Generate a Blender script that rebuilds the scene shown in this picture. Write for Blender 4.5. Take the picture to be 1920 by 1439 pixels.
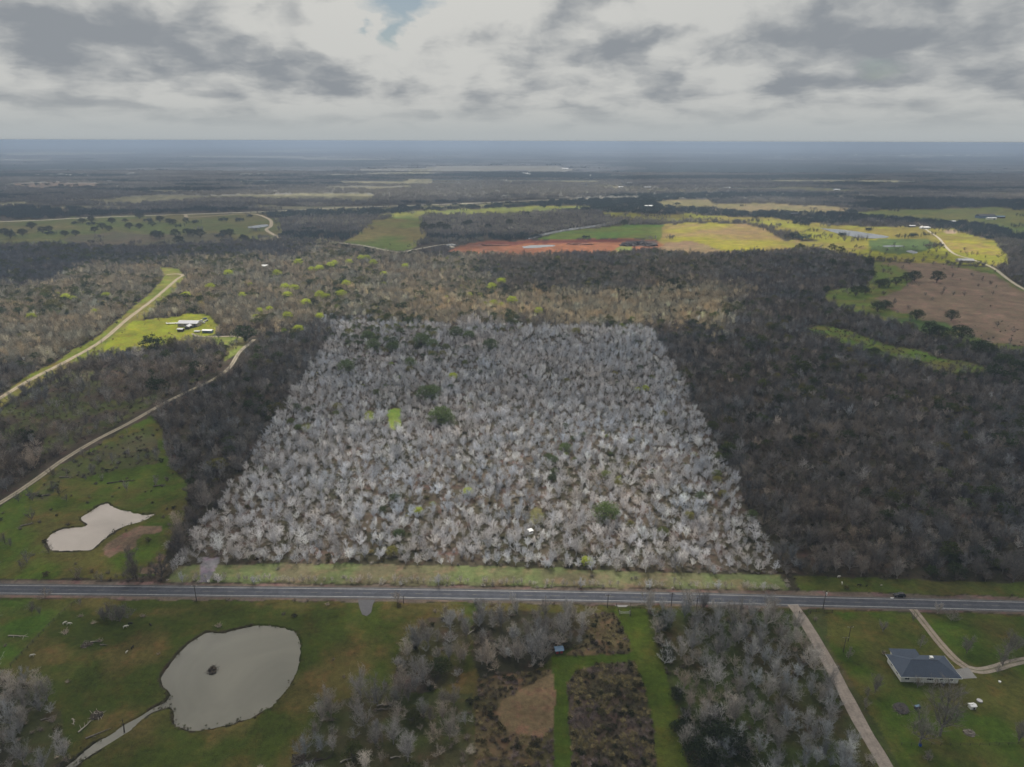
import bpy, math, random
import numpy as np
from mathutils import Vector, Matrix, Euler

for o in list(bpy.data.objects):
    bpy.data.objects.remove(o, do_unlink=True)
scene = bpy.context.scene
COL = scene.collection
R = math.radians

# ------------------------------------------------------------------ camera
H = 190.0                        # drone height in metres
F = 1280.0                       # focal length in photo pixels (1920 wide)
PITCH, ROLL = 19.55, 0.17
cam_d = bpy.data.cameras.new('camera')
cam_d.sensor_width = 36.0
cam_d.lens = 24.0
cam_d.clip_start = 1.0
cam_d.clip_end = 400000.0
cam = bpy.data.objects.new('camera', cam_d)
COL.objects.link(cam)
MROT = Matrix.Rotation(R(90 - PITCH), 3, 'X') @ Matrix.Rotation(R(ROLL), 3, 'Z')
cam.matrix_world = Matrix.Translation((0, 0, H)) @ MROT.to_4x4()
scene.camera = cam
MR = np.array(MROT)

# ------------------------------------------------------------------ sun, exposure
SUN_EL, SUN_AZ = R(52), R(-9)    # ahead of the camera, a little to the left
SUNV = Vector((math.sin(SUN_AZ) * math.cos(SUN_EL), math.cos(SUN_AZ) * math.cos(SUN_EL), math.sin(SUN_EL)))
sd = bpy.data.lights.new('sun', 'SUN')
sd.energy = 5.0
sd.angle = R(2.2)
sd.color = (1.0, 0.95, 0.86)
sun = bpy.data.objects.new('sun', sd)
sun.rotation_euler = (-SUNV).to_track_quat('-Z', 'Y').to_euler()
sun.location = (0, 0, 3000)
COL.objects.link(sun)
scene.view_settings.view_transform = 'Standard'
scene.view_settings.look = 'None'
scene.view_settings.exposure = 0.0
scene.view_settings.gamma = 1.0
scene.view_settings.use_curve_mapping = False
scene.cycles.use_denoising = True
scene.cycles.use_adaptive_sampling = True
scene.cycles.adaptive_threshold = 0.02
scene.cycles.max_bounces = 5
scene.cycles.diffuse_bounces = 2
scene.cycles.glossy_bounces = 2
scene.cycles.transparent_max_bounces = 12
scene.cycles.volume_bounces = 0
scene.cycles.caustics_reflective = False
scene.cycles.caustics_refractive = False


def ray(u, v):
    return MR @ np.array(((u - 960.0) / F, -(v - 719.5) / F, -1.0))


def P(u, v, z=0.0):
    """ground point seen at a photo pixel"""
    d = ray(u, v)
    t = (z - H) / d[2]
    return Vector((d[0] * t, d[1] * t, z))


def project(x, y, z=0.0):
    p = np.stack([x, y, np.zeros_like(x) + z - H], -1) @ MR
    w = np.maximum(-p[..., 2], 1e-3)
    return 960 + F * p[..., 0] / w, 719.5 - F * p[..., 1] / w, w


def mpp(v):
    """metres per photo pixel across the view at row v"""
    p = P(960, v)
    return (p.y * math.cos(R(PITCH)) + H * math.sin(R(PITCH))) / F


# ------------------------------------------------------------------ world: Nishita sky behind a broken cloud deck
world = bpy.data.worlds.new('World')
scene.world = world
world.use_nodes = True
world.cycles.sampling_method = 'MANUAL'
world.cycles.sample_map_resolution = 256
nt = world.node_tree
nt.nodes.clear()


class NB:
    """tiny node builder"""

    def __init__(self, tree):
        self.t = tree

    def n(self, typ, **kw):
        nd = self.t.nodes.new(typ)
        for k, v in kw.items():
            setattr(nd, k, v)
        return nd

    def link(self, a, b):
        self.t.links.new(a, b)

    def _set(self, sock, val):
        if hasattr(val, 'is_linked') or hasattr(val, 'links'):
            self.link(val, sock)
        elif val is not None:
            sock.default_value = val

    def math(self, op, a, b=None, c=None, clamp=False):
        nd = self.n('ShaderNodeMath', operation=op, use_clamp=clamp)
        for i, x in enumerate((a, b, c)):
            if x is not None:
                self._set(nd.inputs[i], x)
        return nd.outputs[0]

    def vmath(self, op, a, b=None):
        nd = self.n('ShaderNodeVectorMath', operation=op)
        self._set(nd.inputs[0], a)
        if b is not None:
            self._set(nd.inputs[1], b)
        return nd.outputs[1] if op in ('LENGTH', 'DOT_PRODUCT', 'DISTANCE') else nd.outputs[0]

    def comb(self, x, y, z):
        nd = self.n('ShaderNodeCombineXYZ')
        for i, q in enumerate((x, y, z)):
            self._set(nd.inputs[i], q)
        return nd.outputs[0]

    def noise(self, vec, scale, detail=4.0, rough=0.55, color=False, dist=0.0):
        nd = self.n('ShaderNodeTexNoise')
        nd.inputs['Scale'].default_value = scale
        nd.inputs['Detail'].default_value = detail
        nd.inputs['Roughness'].default_value = rough
        nd.inputs['Distortion'].default_value = dist
        if vec is not None:
            self.link(vec, nd.inputs['Vector'])
        return nd.outputs['Color' if color else 0]

    def mix(self, fac, a, b, blend='MIX'):
        nd = self.n('ShaderNodeMix', data_type='RGBA', blend_type=blend)
        self._set(nd.inputs[0], fac)
        self._set(nd.inputs[6], a if not isinstance(a, tuple) else (*a[:3], 1))
        self._set(nd.inputs[7], b if not isinstance(b, tuple) else (*b[:3], 1))
        return nd.outputs[2]

    def maprange(self, v, a, b, c=0.0, d=1.0, smooth=True):
        nd = self.n('ShaderNodeMapRange')
        nd.interpolation_type = 'SMOOTHSTEP' if smooth else 'LINEAR'
        self._set(nd.inputs[0], v)
        for i, q in enumerate((a, b, c, d)):
            nd.inputs[i + 1].default_value = q
        return nd.outputs[0]


def azel(u, v):
    d = ray(u, v)
    d = d / np.linalg.norm(d)
    return math.atan2(d[0], d[1]), math.asin(d[2])


def build_world():
    b = NB(nt)
    gen = b.n('ShaderNodeTexCoord').outputs['Generated']
    dirn = b.vmath('NORMALIZE', gen)
    sep = b.n('ShaderNodeSeparateXYZ')
    b.link(dirn, sep.inputs[0])
    x, y, z = sep.outputs
    az = b.math('ARCTAN2', x, y)
    el = b.math('ARCSINE', z)
    # cumulus field: bearing across, log height up, so that clouds flatten towards the horizon
    cz = b.math('LOGARITHM', b.math('ADD', b.math('MAXIMUM', z, 0.0), 0.07), 2.718)
    fld = b.comb(b.math('MULTIPLY', az, 3.6), b.math('MULTIPLY', cz, 1.55), 0.0)
    wob = b.vmath('SUBTRACT', b.noise(fld, 3.2, 4, 0.6, True), (0.5, 0.5, 0.5))
    pos = b.vmath('ADD', b.comb(az, el, 0.0), b.vmath('MULTIPLY', wob, (0.12, 0.05, 0)))
    wf = b.vmath('ADD', fld, b.vmath('MULTIPLY', wob, (0.20, 0.24, 0)))
    n1 = b.noise(wf, 3.4, 8, 0.61)
    # light comes from above: compare with the density a little higher up
    n2 = b.noise(b.vmath('ADD', wf, (0.0, 0.06, 0.0)), 3.4, 4, 0.5)
    lit = b.math('SUBTRACT', n1, n2)
    dens = b.math('MULTIPLY_ADD', b.math('SUBTRACT', n1, 0.5), 2.9, 0.42)
    dens = b.math('MULTIPLY_ADD', lit, -2.2, dens)
    # the larger cloud masses, by bearing and height above the horizon  (u, v, half width, half height, amount)
    masses = [(190, 52, 330, 46, .52), (430, 124, 230, 30, .46), (70, 105, 190, 30, .26), (620, 152, 90, 24, .40),
              (1000, 98, 170, 50, .46), (1245, 105, 95, 42, .38), (1660, 66, 280, 60, .50), (1480, 134, 170, 32, .36), (1860, 124, 140, 30, .34),
              (830, 75, 190, 90, -.60), (570, 50, 180, 50, -.50), (1340, 80, 100, 90, -.45)]
    for (u, v, ru, rv, am) in masses:
        a0, e0 = azel(u, v)
        mp = b.n('ShaderNodeMapping', vector_type='TEXTURE')
        mp.inputs['Location'].default_value = (a0, e0, 0)
        mp.inputs['Scale'].default_value = (ru * 1.25 / F, rv * 1.25 / F, 1)
        b.link(pos, mp.inputs[0])
        gr = b.n('ShaderNodeTexGradient', gradient_type='SPHERICAL')
        b.link(mp.outputs[0], gr.inputs[0])
        dens = b.math('MULTIPLY_ADD', gr.outputs[1], am, dens)
    # fade of the structure into the haze at the horizon
    low = b.maprange(el, R(0.2), R(3.6))
    shade = b.maprange(dens, 0.10, 1.02)
    sunlit = b.math('MAXIMUM', b.vmath('DOT_PRODUCT', dirn, tuple(SUNV)), 0.0)
    glow = b.math('POWER', sunlit, 6.0)
    bright = b.mix(glow, (0.52, 0.53, 0.52), (1.10, 1.04, 0.92))
    dark = b.mix(glow, (0.265, 0.288, 0.315), (0.36, 0.375, 0.385))
    cloud = b.mix(shade, bright, dark)
    hz = b.mix(b.maprange(el, R(-0.3), R(3.0)), (0.43, 0.46, 0.47), (0.45, 0.47, 0.465))
    cloud = b.mix(low, hz, cloud)
    sky = b.n('ShaderNodeTexSky', sky_type='NISHITA')
    sky.sun_disc = False
    sky.sun_elevation = SUN_EL
    sky.sun_rotation = SUN_AZ
    sky.air_density = 1.2
    sky.dust_density = 0.6
    sky.ozone_density = 1.5
    bg1 = b.n('ShaderNodeBackground')
    b.link(sky.outputs[0], bg1.inputs[0])
    bg1.inputs[1].default_value = 0.05
    bg2 = b.n('ShaderNodeBackground')
    b.link(cloud, bg2.inputs[0])
    bg2.inputs[1].default_value = 1.0
    # blue holes: where the deck is thinnest
    hole = None
    for (u, v, ru, rv, am) in [(748, 8, 60, 20, 1.6), (733, 60, 24, 28, 1.4), (1645, 130, 46, 12, .6)]:
        a0, e0 = azel(u, v)
        mp = b.n('ShaderNodeMapping', vector_type='TEXTURE')
        mp.inputs['Location'].default_value = (a0, e0, 0)
        mp.inputs['Scale'].default_value = (ru * 1.2 / F, rv * 1.2 / F, 1)
        b.link(pos, mp.inputs[0])
        gr = b.n('ShaderNodeTexGradient', gradient_type='SPHERICAL')
        b.link(mp.outputs[0], gr.inputs[0])
        hole = b.math('MULTIPLY', gr.outputs[1], am) if hole is None else b.math('MULTIPLY_ADD', gr.outputs[1], am, hole)
    hole = b.math('MAXIMUM', hole, b.maprange(dens, -0.45, -0.75))
    hole = b.math('MULTIPLY', b.math('MINIMUM', hole, 0.85), low, clamp=True)
    ms = b.n('ShaderNodeMixShader')
    b.link(hole, ms.inputs[0])
    b.link(bg2.outputs[0], ms.inputs[1])
    b.link(bg1.outputs[0], ms.inputs[2])
    out = b.n('ShaderNodeOutputWorld')
    b.link(ms.outputs[0], out.inputs[0])


build_world()

# ------------------------------------------------------------------ helpers
rng = np.random.default_rng(11)
rnd = random.Random(5)


def new_mat(name):
    m = bpy.data.materials.new(name)
    m.use_nodes = True
    m.node_tree.nodes.clear()
    b = NB(m.node_tree)
    out = b.n('ShaderNodeOutputMaterial')
    p = b.n('ShaderNodeBsdfPrincipled')
    b.link(p.outputs[0], out.inputs[0])
    p.inputs['Specular IOR Level'].default_value = 0.25
    return m, b, p


def simple_mat(name, col, rough=0.8, var=0.25, scale=1.5, metal=0.0, spec=0.25, bump=0.0):
    """plain surface with procedural wear"""
    m, b, p = new_mat(name)
    oc = b.n('ShaderNodeTexCoord').outputs['Object']
    n = b.noise(oc, scale, 6, 0.65)
    n2 = b.noise(oc, scale * 0.13, 3, 0.6)
    f = b.math('ADD', b.math('MULTIPLY', n, 0.6), b.math('MULTIPLY', n2, 0.4))
    k = b.maprange(f, 0.3, 0.7, 1 - var, 1 + var, False)
    cc = b.vmath('MULTIPLY', b.comb(k, k, k), tuple(col))
    b.link(cc, p.inputs['Base Color'])
    p.inputs['Roughness'].default_value = rough
    p.inputs['Metallic'].default_value = metal
    p.inputs['Specular IOR Level'].default_value = spec
    if bump:
        bp = b.n('ShaderNodeBump')
        bp.inputs['Strength'].default_value = bump
        b.link(n, bp.inputs['Height'])
        b.link(bp.outputs[0], p.inputs['Normal'])
    return m


def mesh(name, verts, faces, smooth=False):
    me = bpy.data.meshes.new(name)
    if isinstance(verts, np.ndarray) and isinstance(faces, np.ndarray):
        nv, nf, k = len(verts), len(faces), faces.shape[1]
        me.vertices.add(nv)
        me.vertices.foreach_set('co', verts.astype(np.float32).ravel())
        me.loops.add(nf * k)
        me.loops.foreach_set('vertex_index', faces.astype(np.int32).ravel())
        me.polygons.add(nf)
        me.polygons.foreach_set('loop_start', np.arange(nf, dtype=np.int32) * k)
        me.update(calc_edges=True)
    else:
        me.from_pydata([tuple(v) for v in verts], [], [tuple(f) for f in faces])
        me.update()
    if smooth:
        me.polygons.foreach_set('use_smooth', [True] * len(me.polygons))
    return me


def obj(name, me, mat=None, parent=None, loc=None, rz=0.0, scale=None):
    o = bpy.data.objects.new(name, me)
    COL.objects.link(o)
    if mat is not None and me is not None and len(me.materials) == 0:
        me.materials.append(mat)
    if parent is not None:
        o.parent = parent
    if loc is not None:
        o.location = loc
    if rz:
        o.rotation_euler = (0, 0, rz)
    if scale is not None:
        o.scale = (scale,) * 3 if not isinstance(scale, (tuple, list)) else scale
    return o


def tag(o, label=None, cat=None, group=None, kind=None):
    if label:
        o['label'] = label
    if cat:
        o['category'] = cat
    if group:
        o['group'] = group
    if kind:
        o['kind'] = kind
    return o


def thing(name, label, cat, loc=(0, 0, 0), rz=0.0, group=None, scale=None):
    return tag(obj(name, None, None, None, loc, rz, scale), label, cat, group)


class MB:
    """collects shapes into one mesh"""

    def __init__(self):
        self.v, self.f = [], []

    def add(self, vs, fs):
        o = len(self.v)
        self.v += [tuple(q) for q in vs]
        self.f += [tuple(i + o for i in f) for f in fs]
        return self

    def box(self, cx, cy, cz, sx, sy, sz, rz=0.0):
        c, s = math.cos(rz), math.sin(rz)
        vs = []
        for dz in (-.5, .5):
            for dx, dy in ((-.5, -.5), (.5, -.5), (.5, .5), (-.5, .5)):
                a, q = dx * sx, dy * sy
                vs.append((cx + a * c - q * s, cy + a * s + q * c, cz + dz * sz))
        return self.add(vs, [(3, 2, 1, 0), (4, 5, 6, 7), (0, 1, 5, 4), (1, 2, 6, 5), (2, 3, 7, 6), (3, 0, 4, 7)])

    def bar(self, p0, p1, r0, r1=None, n=6, caps=True):
        p0, p1 = Vector(p0), Vector(p1)
        r1 = r0 if r1 is None else r1
        d = p1 - p0
        if d.length < 1e-6:
            return self
        d.normalize()
        a = d.cross(Vector((0.31, 0.17, 0.93)))
        if a.length < 0.1:
            a = d.cross(Vector((1, 0, 0)))
        a.normalize()
        c = d.cross(a)
        vs = []
        for p, r in ((p0, r0), (p1, r1)):
            for i in range(n):
                t = 2 * math.pi * i / n
                vs.append(p + a * (math.cos(t) * r) + c * (math.sin(t) * r))
        fs = [(i, (i + 1) % n, n + (i + 1) % n, n + i) for i in range(n)]
        if caps:
            fs += [tuple(range(n - 1, -1, -1)), tuple(range(n, 2 * n))]
        return self.add(vs, fs)

    def blade(self, p0, p1, w):
        """a thin twig: one tapering sliver"""
        p0, p1 = Vector(p0), Vector(p1)
        d = p1 - p0
        a = d.cross(Vector((rnd.uniform(-1, 1), rnd.uniform(-1, 1), rnd.uniform(-1, 1))))
        if a.length < 1e-5:
            return self
        a = a.normalized() * (w * 0.5)
        return self.add([p0 - a, p0 + a, p1 + a * 0.35, p1 - a * 0.35], [(0, 1, 2, 3)])

    def leaf(self, c, s, up=0.6):
        n = Vector((rnd.gauss(0, 1), rnd.gauss(0, 1), rnd.gauss(0, 1) + up)).normalized()
        a = n.cross(Vector((rnd.gauss(0, 1), rnd.gauss(0, 1), rnd.gauss(0, 1)))).normalized()
        q = n.cross(a)
        c = Vector(c)
        s2 = s * rnd.uniform(.55, 1.0)
        return self.add([c - a * s, c - q * s2 * .6, c + a * s, c + q * s2 * .6], [(0, 1, 2, 3)])

    def mesh(self, name, smooth=False):
        return mesh(name, self.v, self.f, smooth)


def hash2(ix, iy, seed):
    h = (ix.astype(np.int64) * 374761393 + iy.astype(np.int64) * 668265263 + seed * 974634777) & 0xffffffff
    h = ((h ^ (h >> 13)) * 1274126177) & 0xffffffff
    h = h ^ (h >> 16)
    return (h & 0xffff) / 65535.0


def vnoise(x, y, seed=0):
    xi, yi = np.floor(x), np.floor(y)
    fx, fy = x - xi, y - yi
    fx, fy = fx * fx * (3 - 2 * fx), fy * fy * (3 - 2 * fy)
    a, b_ = hash2(xi, yi, seed), hash2(xi + 1, yi, seed)
    c, d = hash2(xi, yi + 1, seed), hash2(xi + 1, yi + 1, seed)
    return (a * (1 - fx) + b_ * fx) * (1 - fy) + (c * (1 - fx) + d * fx) * fy


def fbm(x, y, oct_=4, seed=0):
    t, amp, tot = 0, 1.0, 0
    for i in range(oct_):
        t = t + amp * vnoise(x * 2 ** i, y * 2 ** i, seed + i * 17)
        tot += amp
        amp *= 0.55
    return t / tot


def inside(u, v, poly):
    poly = np.asarray(poly, float)
    res = np.zeros(u.shape, bool)
    bb = (u >= poly[:, 0].min()) & (u <= poly[:, 0].max()) & (v >= poly[:, 1].min()) & (v <= poly[:, 1].max())
    if not bb.any():
        return res
    uu, vv = u[bb], v[bb]
    r = np.zeros(uu.shape, bool)
    n = len(poly)
    j = n - 1
    for i in range(n):
        xi, yi, xj, yj = poly[i, 0], poly[i, 1], poly[j, 0], poly[j, 1]
        if yi != yj:
            r ^= ((yi > vv) != (yj > vv)) & (uu < (xj - xi) * (vv - yi) / (yj - yi) + xi)
        j = i
    res[bb] = r
    return res


def spline(pts, n=8):
    """Catmull-Rom through points (any dimension)"""
    p = [np.asarray(q, float) for q in pts]
    p = [2 * p[0] - p[1]] + p + [2 * p[-1] - p[-2]]
    out = []
    for i in range(1, len(p) - 2):
        for k in range(n):
            t = k / n
            out.append(0.5 * ((2 * p[i]) + (-p[i - 1] + p[i + 1]) * t + (2 * p[i - 1] - 5 * p[i] + 4 * p[i + 1] - p[i + 2]) * t * t
                              + (-p[i - 1] + 3 * p[i] - 3 * p[i + 1] + p[i + 2]) * t ** 3))
    out.append(p[-2])
    return np.array(out)


# ------------------------------------------------------------------ layout of the land (photo-pixel outlines, unprojected to the ground)
ROAD = [(-420, 1101), (0, 1105.2), (400, 1109.5), (800, 1114), (1280, 1122), (1500, 1127.5), (1920, 1137.5), (2400, 1150)]


def road_v(u):
    return np.interp(u, [p[0] for p in ROAD], [p[1] for p in ROAD])


PLOT = [(305, 1103), (640, 606), (1222, 618), (1492, 1117)]
G_DARK = (.040, .052, .017)
G_MID = (.052, .068, .020)
G_LIT = (.105, .150, .022)
G_YEL = (.17, .17, .035)
TAN = (.17, .125, .075)
BRN = (.085, .062, .045)
POND_A = [(86, 1014), (96, 1001), (115, 992.5), (137, 989), (155, 987.5), (164, 982.5), (153, 975), (154, 967.5), (172, 957.5), (180, 951), (200, 944), (212, 951), (230, 956),
          (250, 961), (270, 965), (290, 964.5), (275, 972.5), (260, 979), (237, 985), (217, 994), (200, 1006), (185, 1019), (172, 1030), (150, 1032), (125, 1033), (100, 1032), (91, 1026)]
POND_B = [(302, 1277), (304, 1265), (315, 1250), (337, 1222), (360, 1202), (390, 1185), (410, 1187), (425, 1185), (450, 1179), (475, 1173), (488, 1172), (510, 1174), (537, 1179),
          (552, 1184), (560, 1197), (564, 1210), (562, 1230), (560, 1250), (550, 1272), (540, 1290), (525, 1307), (510, 1324), (497, 1330), (475, 1344), (450, 1352), (425, 1360),
          (400, 1366), (362, 1371), (345, 1367), (330, 1360), (325, 1350), (325, 1332), (320, 1326), (307, 1328), (282, 1337), (262, 1352), (240, 1372), (212, 1390), (175, 1412),
          (150, 1430), (120, 1460), (80, 1500), (55, 1500), (95, 1460), (122, 1438), (140, 1424), (175, 1395), (210, 1375), (232, 1359), (260, 1344), (282, 1330), (311, 1315), (316, 1305), (315, 1295), (305, 1286)]
LAKE = [(1536, 428), (1587, 432), (1630, 438), (1668, 444.5), (1636, 447.5), (1597, 444), (1562, 436)]
FAR_LAKE = [(1138, 276.5), (1200, 274.6), (1320, 274.2), (1405, 275.6), (1330, 277.2), (1240, 278.4), (1160, 278.4)]
CREEK = [(985, 447), (1020, 438), (1060, 430), (1105, 424), (1150, 418), (1155, 420), (1110, 427), (1065, 433), (1025, 441), (992, 449)]
SMALL_POND = [(464, 426), (480, 423), (500, 421.5), (504, 424), (490, 427), (468, 428.5)]
PIT_POOL = [(978, 463), (1000, 460.5), (1035, 460), (1040, 462), (1010, 465), (985, 466)]

# zones: name, object kind or None, outline, colour a, colour b, tree density (bare, oak, shrub)
Z = []


def zone(oname, poly, ca, cb, bare=0.0, oak=0.0, shrub=0.0, mixs=0.06):
    Z.append((oname, poly, ca, cb, bare, oak, shrub, mixs))


FLOOR_A, FLOOR_B = (.050, .041, .030), (.032, .031, .018)
# below the road everything starts as pasture
zone('pasture', [(-600, 1124), (0, 1122), (400, 1126), (800, 1130), (1280, 1138), (1500, 1143), (1920, 1153), (2500, 1166), (2500, 1760), (-600, 1760)],
     (.058, .050, .026), (.029, .039, .012), .0, 0, .03)
zone('meadow', [(-300, 1122), (0, 1126), (148, 1127), (120, 1150), (60, 1210), (20, 1255), (-300, 1330)], (.034, .062, .014), (.046, .050, .020), .02, 0, .05)
zone(None, [(-300, 1250), (0, 1258), (60, 1290), (115, 1335), (130, 1439), (100, 1700), (-300, 1700)], FLOOR_B, (.04, .045, .016), .6, 0, .5)
zone(None, [(736, 1290), (745, 1235), (770, 1190), (800, 1158), (872, 1156), (884, 1200), (858, 1280), (790, 1300)], (.045, .045, .016), FLOOR_A, .8, 0, .3)
zone(None, [(560, 1439), (600, 1330), (700, 1292), (790, 1300), (888, 1300), (892, 1439), (892, 1700), (540, 1700)], (.036, .044, .014), (.045, .043, .02), .55, 0, .25)
zone(None, [(888, 1145), (1118, 1150), (1112, 1185), (1090, 1210), (1040, 1228), (1000, 1262), (905, 1284), (884, 1230)], (.05, .042, .022), FLOOR_B, .95, .02, .5)
zone('field', [(893, 1300), (895, 1275), (960, 1262), (1040, 1255), (1038, 1400), (1034, 1700), (893, 1700)], (.090, .068, .038), (.05, .044, .02), 0, 0, .9)
zone('field', [(926, 1340), (938, 1312), (990, 1284), (1041, 1260), (1040, 1362), (1018, 1384), (950, 1374)], (.125, .092, .052), (.10, .075, .042), 0, 0, 0)
zone('field', [(1062, 1285), (1085, 1258), (1130, 1243), (1182, 1240), (1205, 1290), (1226, 1370), (1230, 1439), (1225, 1700), (1072, 1700)], (.060, .047, .036), (.045, .04, .022), 0, 0, 1.5)
zone('field', [(1060, 1230), (1095, 1205), (1115, 1150), (1152, 1148), (1160, 1170), (1176, 1205), (1172, 1228)], (.085, .070, .035), (.055, .047, .025), .03, 0, .9)
zone('grass_lane', [(1150, 1142), (1212, 1142), (1222, 1200), (1248, 1275), (1270, 1350), (1292, 1439), (1320, 1700), (1232, 1700), (1232, 1430), (1226, 1360), (1204, 1280), (1184, 1240), (1176, 1200), (1158, 1165)], (.040, .060, .013), (.046, .056, .017), 0, 0, 0)
zone('grass_lane', [(1034, 1232), (1100, 1230), (1190, 1222), (1192, 1240), (1130, 1243), (1084, 1258), (1062, 1285), (1070, 1439), (1072, 1700), (1034, 1700), (1040, 1300)], (.032, .050, .011), (.036, .046, .013), 0, 0, 0)
zone(None, [(1214, 1142), (1360, 1144), (1486, 1146), (1510, 1180), (1545, 1245), (1590, 1330), (1650, 1450), (1720, 1700), (1320, 1700), (1292, 1439), (1270, 1340), (1244, 1262), (1226, 1200)], (.045, .042, .018), (.036, .048, .014), .85, .02, .3)
zone('lawn', [(1512, 1150), (1700, 1150), (1920, 1156), (2500, 1170), (2500, 1760), (1745, 1700), (1675, 1439), (1610, 1310), (1560, 1215)], (.034, .056, .012), (.053, .055, .022), 0, 0, .008)
zone(None, [(1500, 1165), (1512, 1152), (1545, 1152), (1560, 1215), (1620, 1320), (1690, 1439), (1790, 1700), (1745, 1700), (1655, 1439), (1590, 1310), (1545, 1225)], (.06, .06, .025), (.038, .05, .015), 0, 0, .1)
# road shoulders
zone(None, [(-600, 1083), (0, 1088), (300, 1092), (1500, 1109), (1920, 1120), (2500, 1134), (2500, 1168), (1920, 1152), (1500, 1142), (1280, 1137), (800, 1129), (400, 1125.5), (0, 1121), (-600, 1115)], (.115, .088, .070), (.085, .072, .06), 0, 0, 0)
# above the road, left
zone('pasture', [(-400, 1083), (-400, 1010), (0, 950), (60, 910), (150, 850), (215, 815), (288, 778), (302, 800), (306, 830), (318, 870), (350, 905), (352, 950), (335, 1000), (312, 1040), (298, 1076), (215, 1086), (0, 1087)], (.040, .062, .014), (.062, .058, .026), .05, 0, .1)
zone(None, [(200, 830), (290, 800), (300, 870), (230, 880), (120, 900), (90, 940), (60, 935), (120, 870)], (.058, .058, .028), (.05, .062, .018), .16, 0, .35)
zone('bare_soil', [(193, 1030), (198, 1018), (225, 1006), (245, 993), (265, 987), (303, 986), (305, 996), (270, 1003), (256, 1012), (256, 1026), (242, 1033), (222, 1034), (205, 1046), (198, 1040)], (.135, .095, .066), (.11, .08, .055))
zone(None, [(288, 1047), (300, 1040), (313, 1042), (308, 1050), (294, 1053)], (.135, .095, .066), (.11, .08, .055))
zone(None, [(258, 1068), (290, 1056), (320, 1058), (300, 1076), (262, 1077)], (.11, .08, .055), (.08, .065, .04), 0, 0, .3)
# plot: verge, gravel, clearings
zone('verge', [(316, 1088), (336, 1062), (420, 1058), (520, 1056), (960, 1063), (1220, 1073), (1462, 1079), (1484, 1108), (1280, 1104), (960, 1099), (500, 1093), (310, 1091)], (.082, .100, .066), (.088, .080, .075), 0, 0, .04)  # paler grass paints in the plot's brightness
zone(None, [(372, 1090), (378, 1070), (382, 1046), (410, 1043), (412, 1050), (403, 1064), (392, 1090)], (.105, .105, .125), (.14, .135, .145))
zone('clearing', [(727, 772), (738, 766), (750, 768), (751, 800), (742, 807), (730, 804)], (.10, .17, .045), (.12, .15, .05))
zone('clearing', [(682, 774), (698, 772), (703, 786), (692, 793), (684, 788)], (.10, .14, .045), (.12, .13, .05))
zone(None, [(560, 800), (578, 793), (584, 802), (566, 812)], (.12, .13, .05), (.12, .12, .06))
zone(None, [(1000, 955), (1020, 953), (1024, 978), (990, 985)], (.10, .09, .04), (.09, .09, .04), .1, 0, .5)
# right of the plot
zone('verge', [(1488, 1080), (1600, 1084), (1750, 1088), (1920, 1093), (2500, 1110), (2500, 1134), (1920, 1120), (1700, 1113), (1500, 1109)], (.040, .055, .017), (.048, .05, .022), 0, 0, .03)
zone('clearing', [(1500, 614), (1560, 612), (1600, 625), (1645, 640), (1720, 658), (1850, 690), (1856, 702), (1790, 700), (1720, 686), (1640, 664), (1560, 640)], (.05, .085, .02), (.07, .07, .03), .04, 0, .35)
zone('pasture', [(1545, 552), (1570, 540), (1620, 545), (1640, 520), (1640, 492), (1750, 492), (1860, 503), (1920, 545), (2500, 640), (2500, 720), (1920, 660), (1850, 655), (1800, 648), (1740, 628), (1680, 604), (1600, 588), (1560, 572)], (.058, .088, .024), (.075, .08, .032), .04, .0, .08)
zone('field', [(1650, 494), (1760, 490), (1860, 516), (1920, 550), (2500, 660), (2500, 720), (1920, 650), (1860, 644), (1800, 622), (1740, 602), (1665, 576), (1640, 560), (1690, 545), (1720, 520), (1700, 506)], (.135, .098, .068), (.11, .085, .055), .01, 0, .05)
zone(None, [(1650, 588), (1700, 596), (1770, 606), (1800, 620), (1740, 622), (1680, 603)], (.05, .09, .022), (.06, .08, .03), .03, 0, .1)
# left: track verges, lawn round the homestead
zone('verge', [(0, 745), (60, 700), (125, 668), (180, 632), (225, 598), (275, 558), (310, 518), (300, 500), (340, 505), (350, 522), (318, 552), (270, 600), (215, 648), (130, 690), (60, 725), (0, 765)], (.080, .100, .022), (.10, .09, .04), .03, 0, .1)
zone('lawn', [(188, 655), (205, 636), (250, 604), (330, 592), (350, 588), (395, 594), (408, 610), (402, 632), (340, 640), (290, 652), (215, 664)], (.120, .140, .017), (.105, .112, .022), 0, 0, .02)
zone(None, [(355, 634), (402, 630), (450, 630), (462, 642), (448, 665), (420, 680), (425, 650)], (.10, .125, .028), (.09, .085, .035), .22, 0, .15)
zone(None, [(0, 770), (60, 735), (130, 700), (200, 690), (235, 700), (240, 740), (300, 725), (400, 700), (330, 735), (230, 790), (130, 840), (80, 850), (90, 800), (0, 850)], (.055, .065, .022), FLOOR_A, .42, .01, .4)
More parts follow.
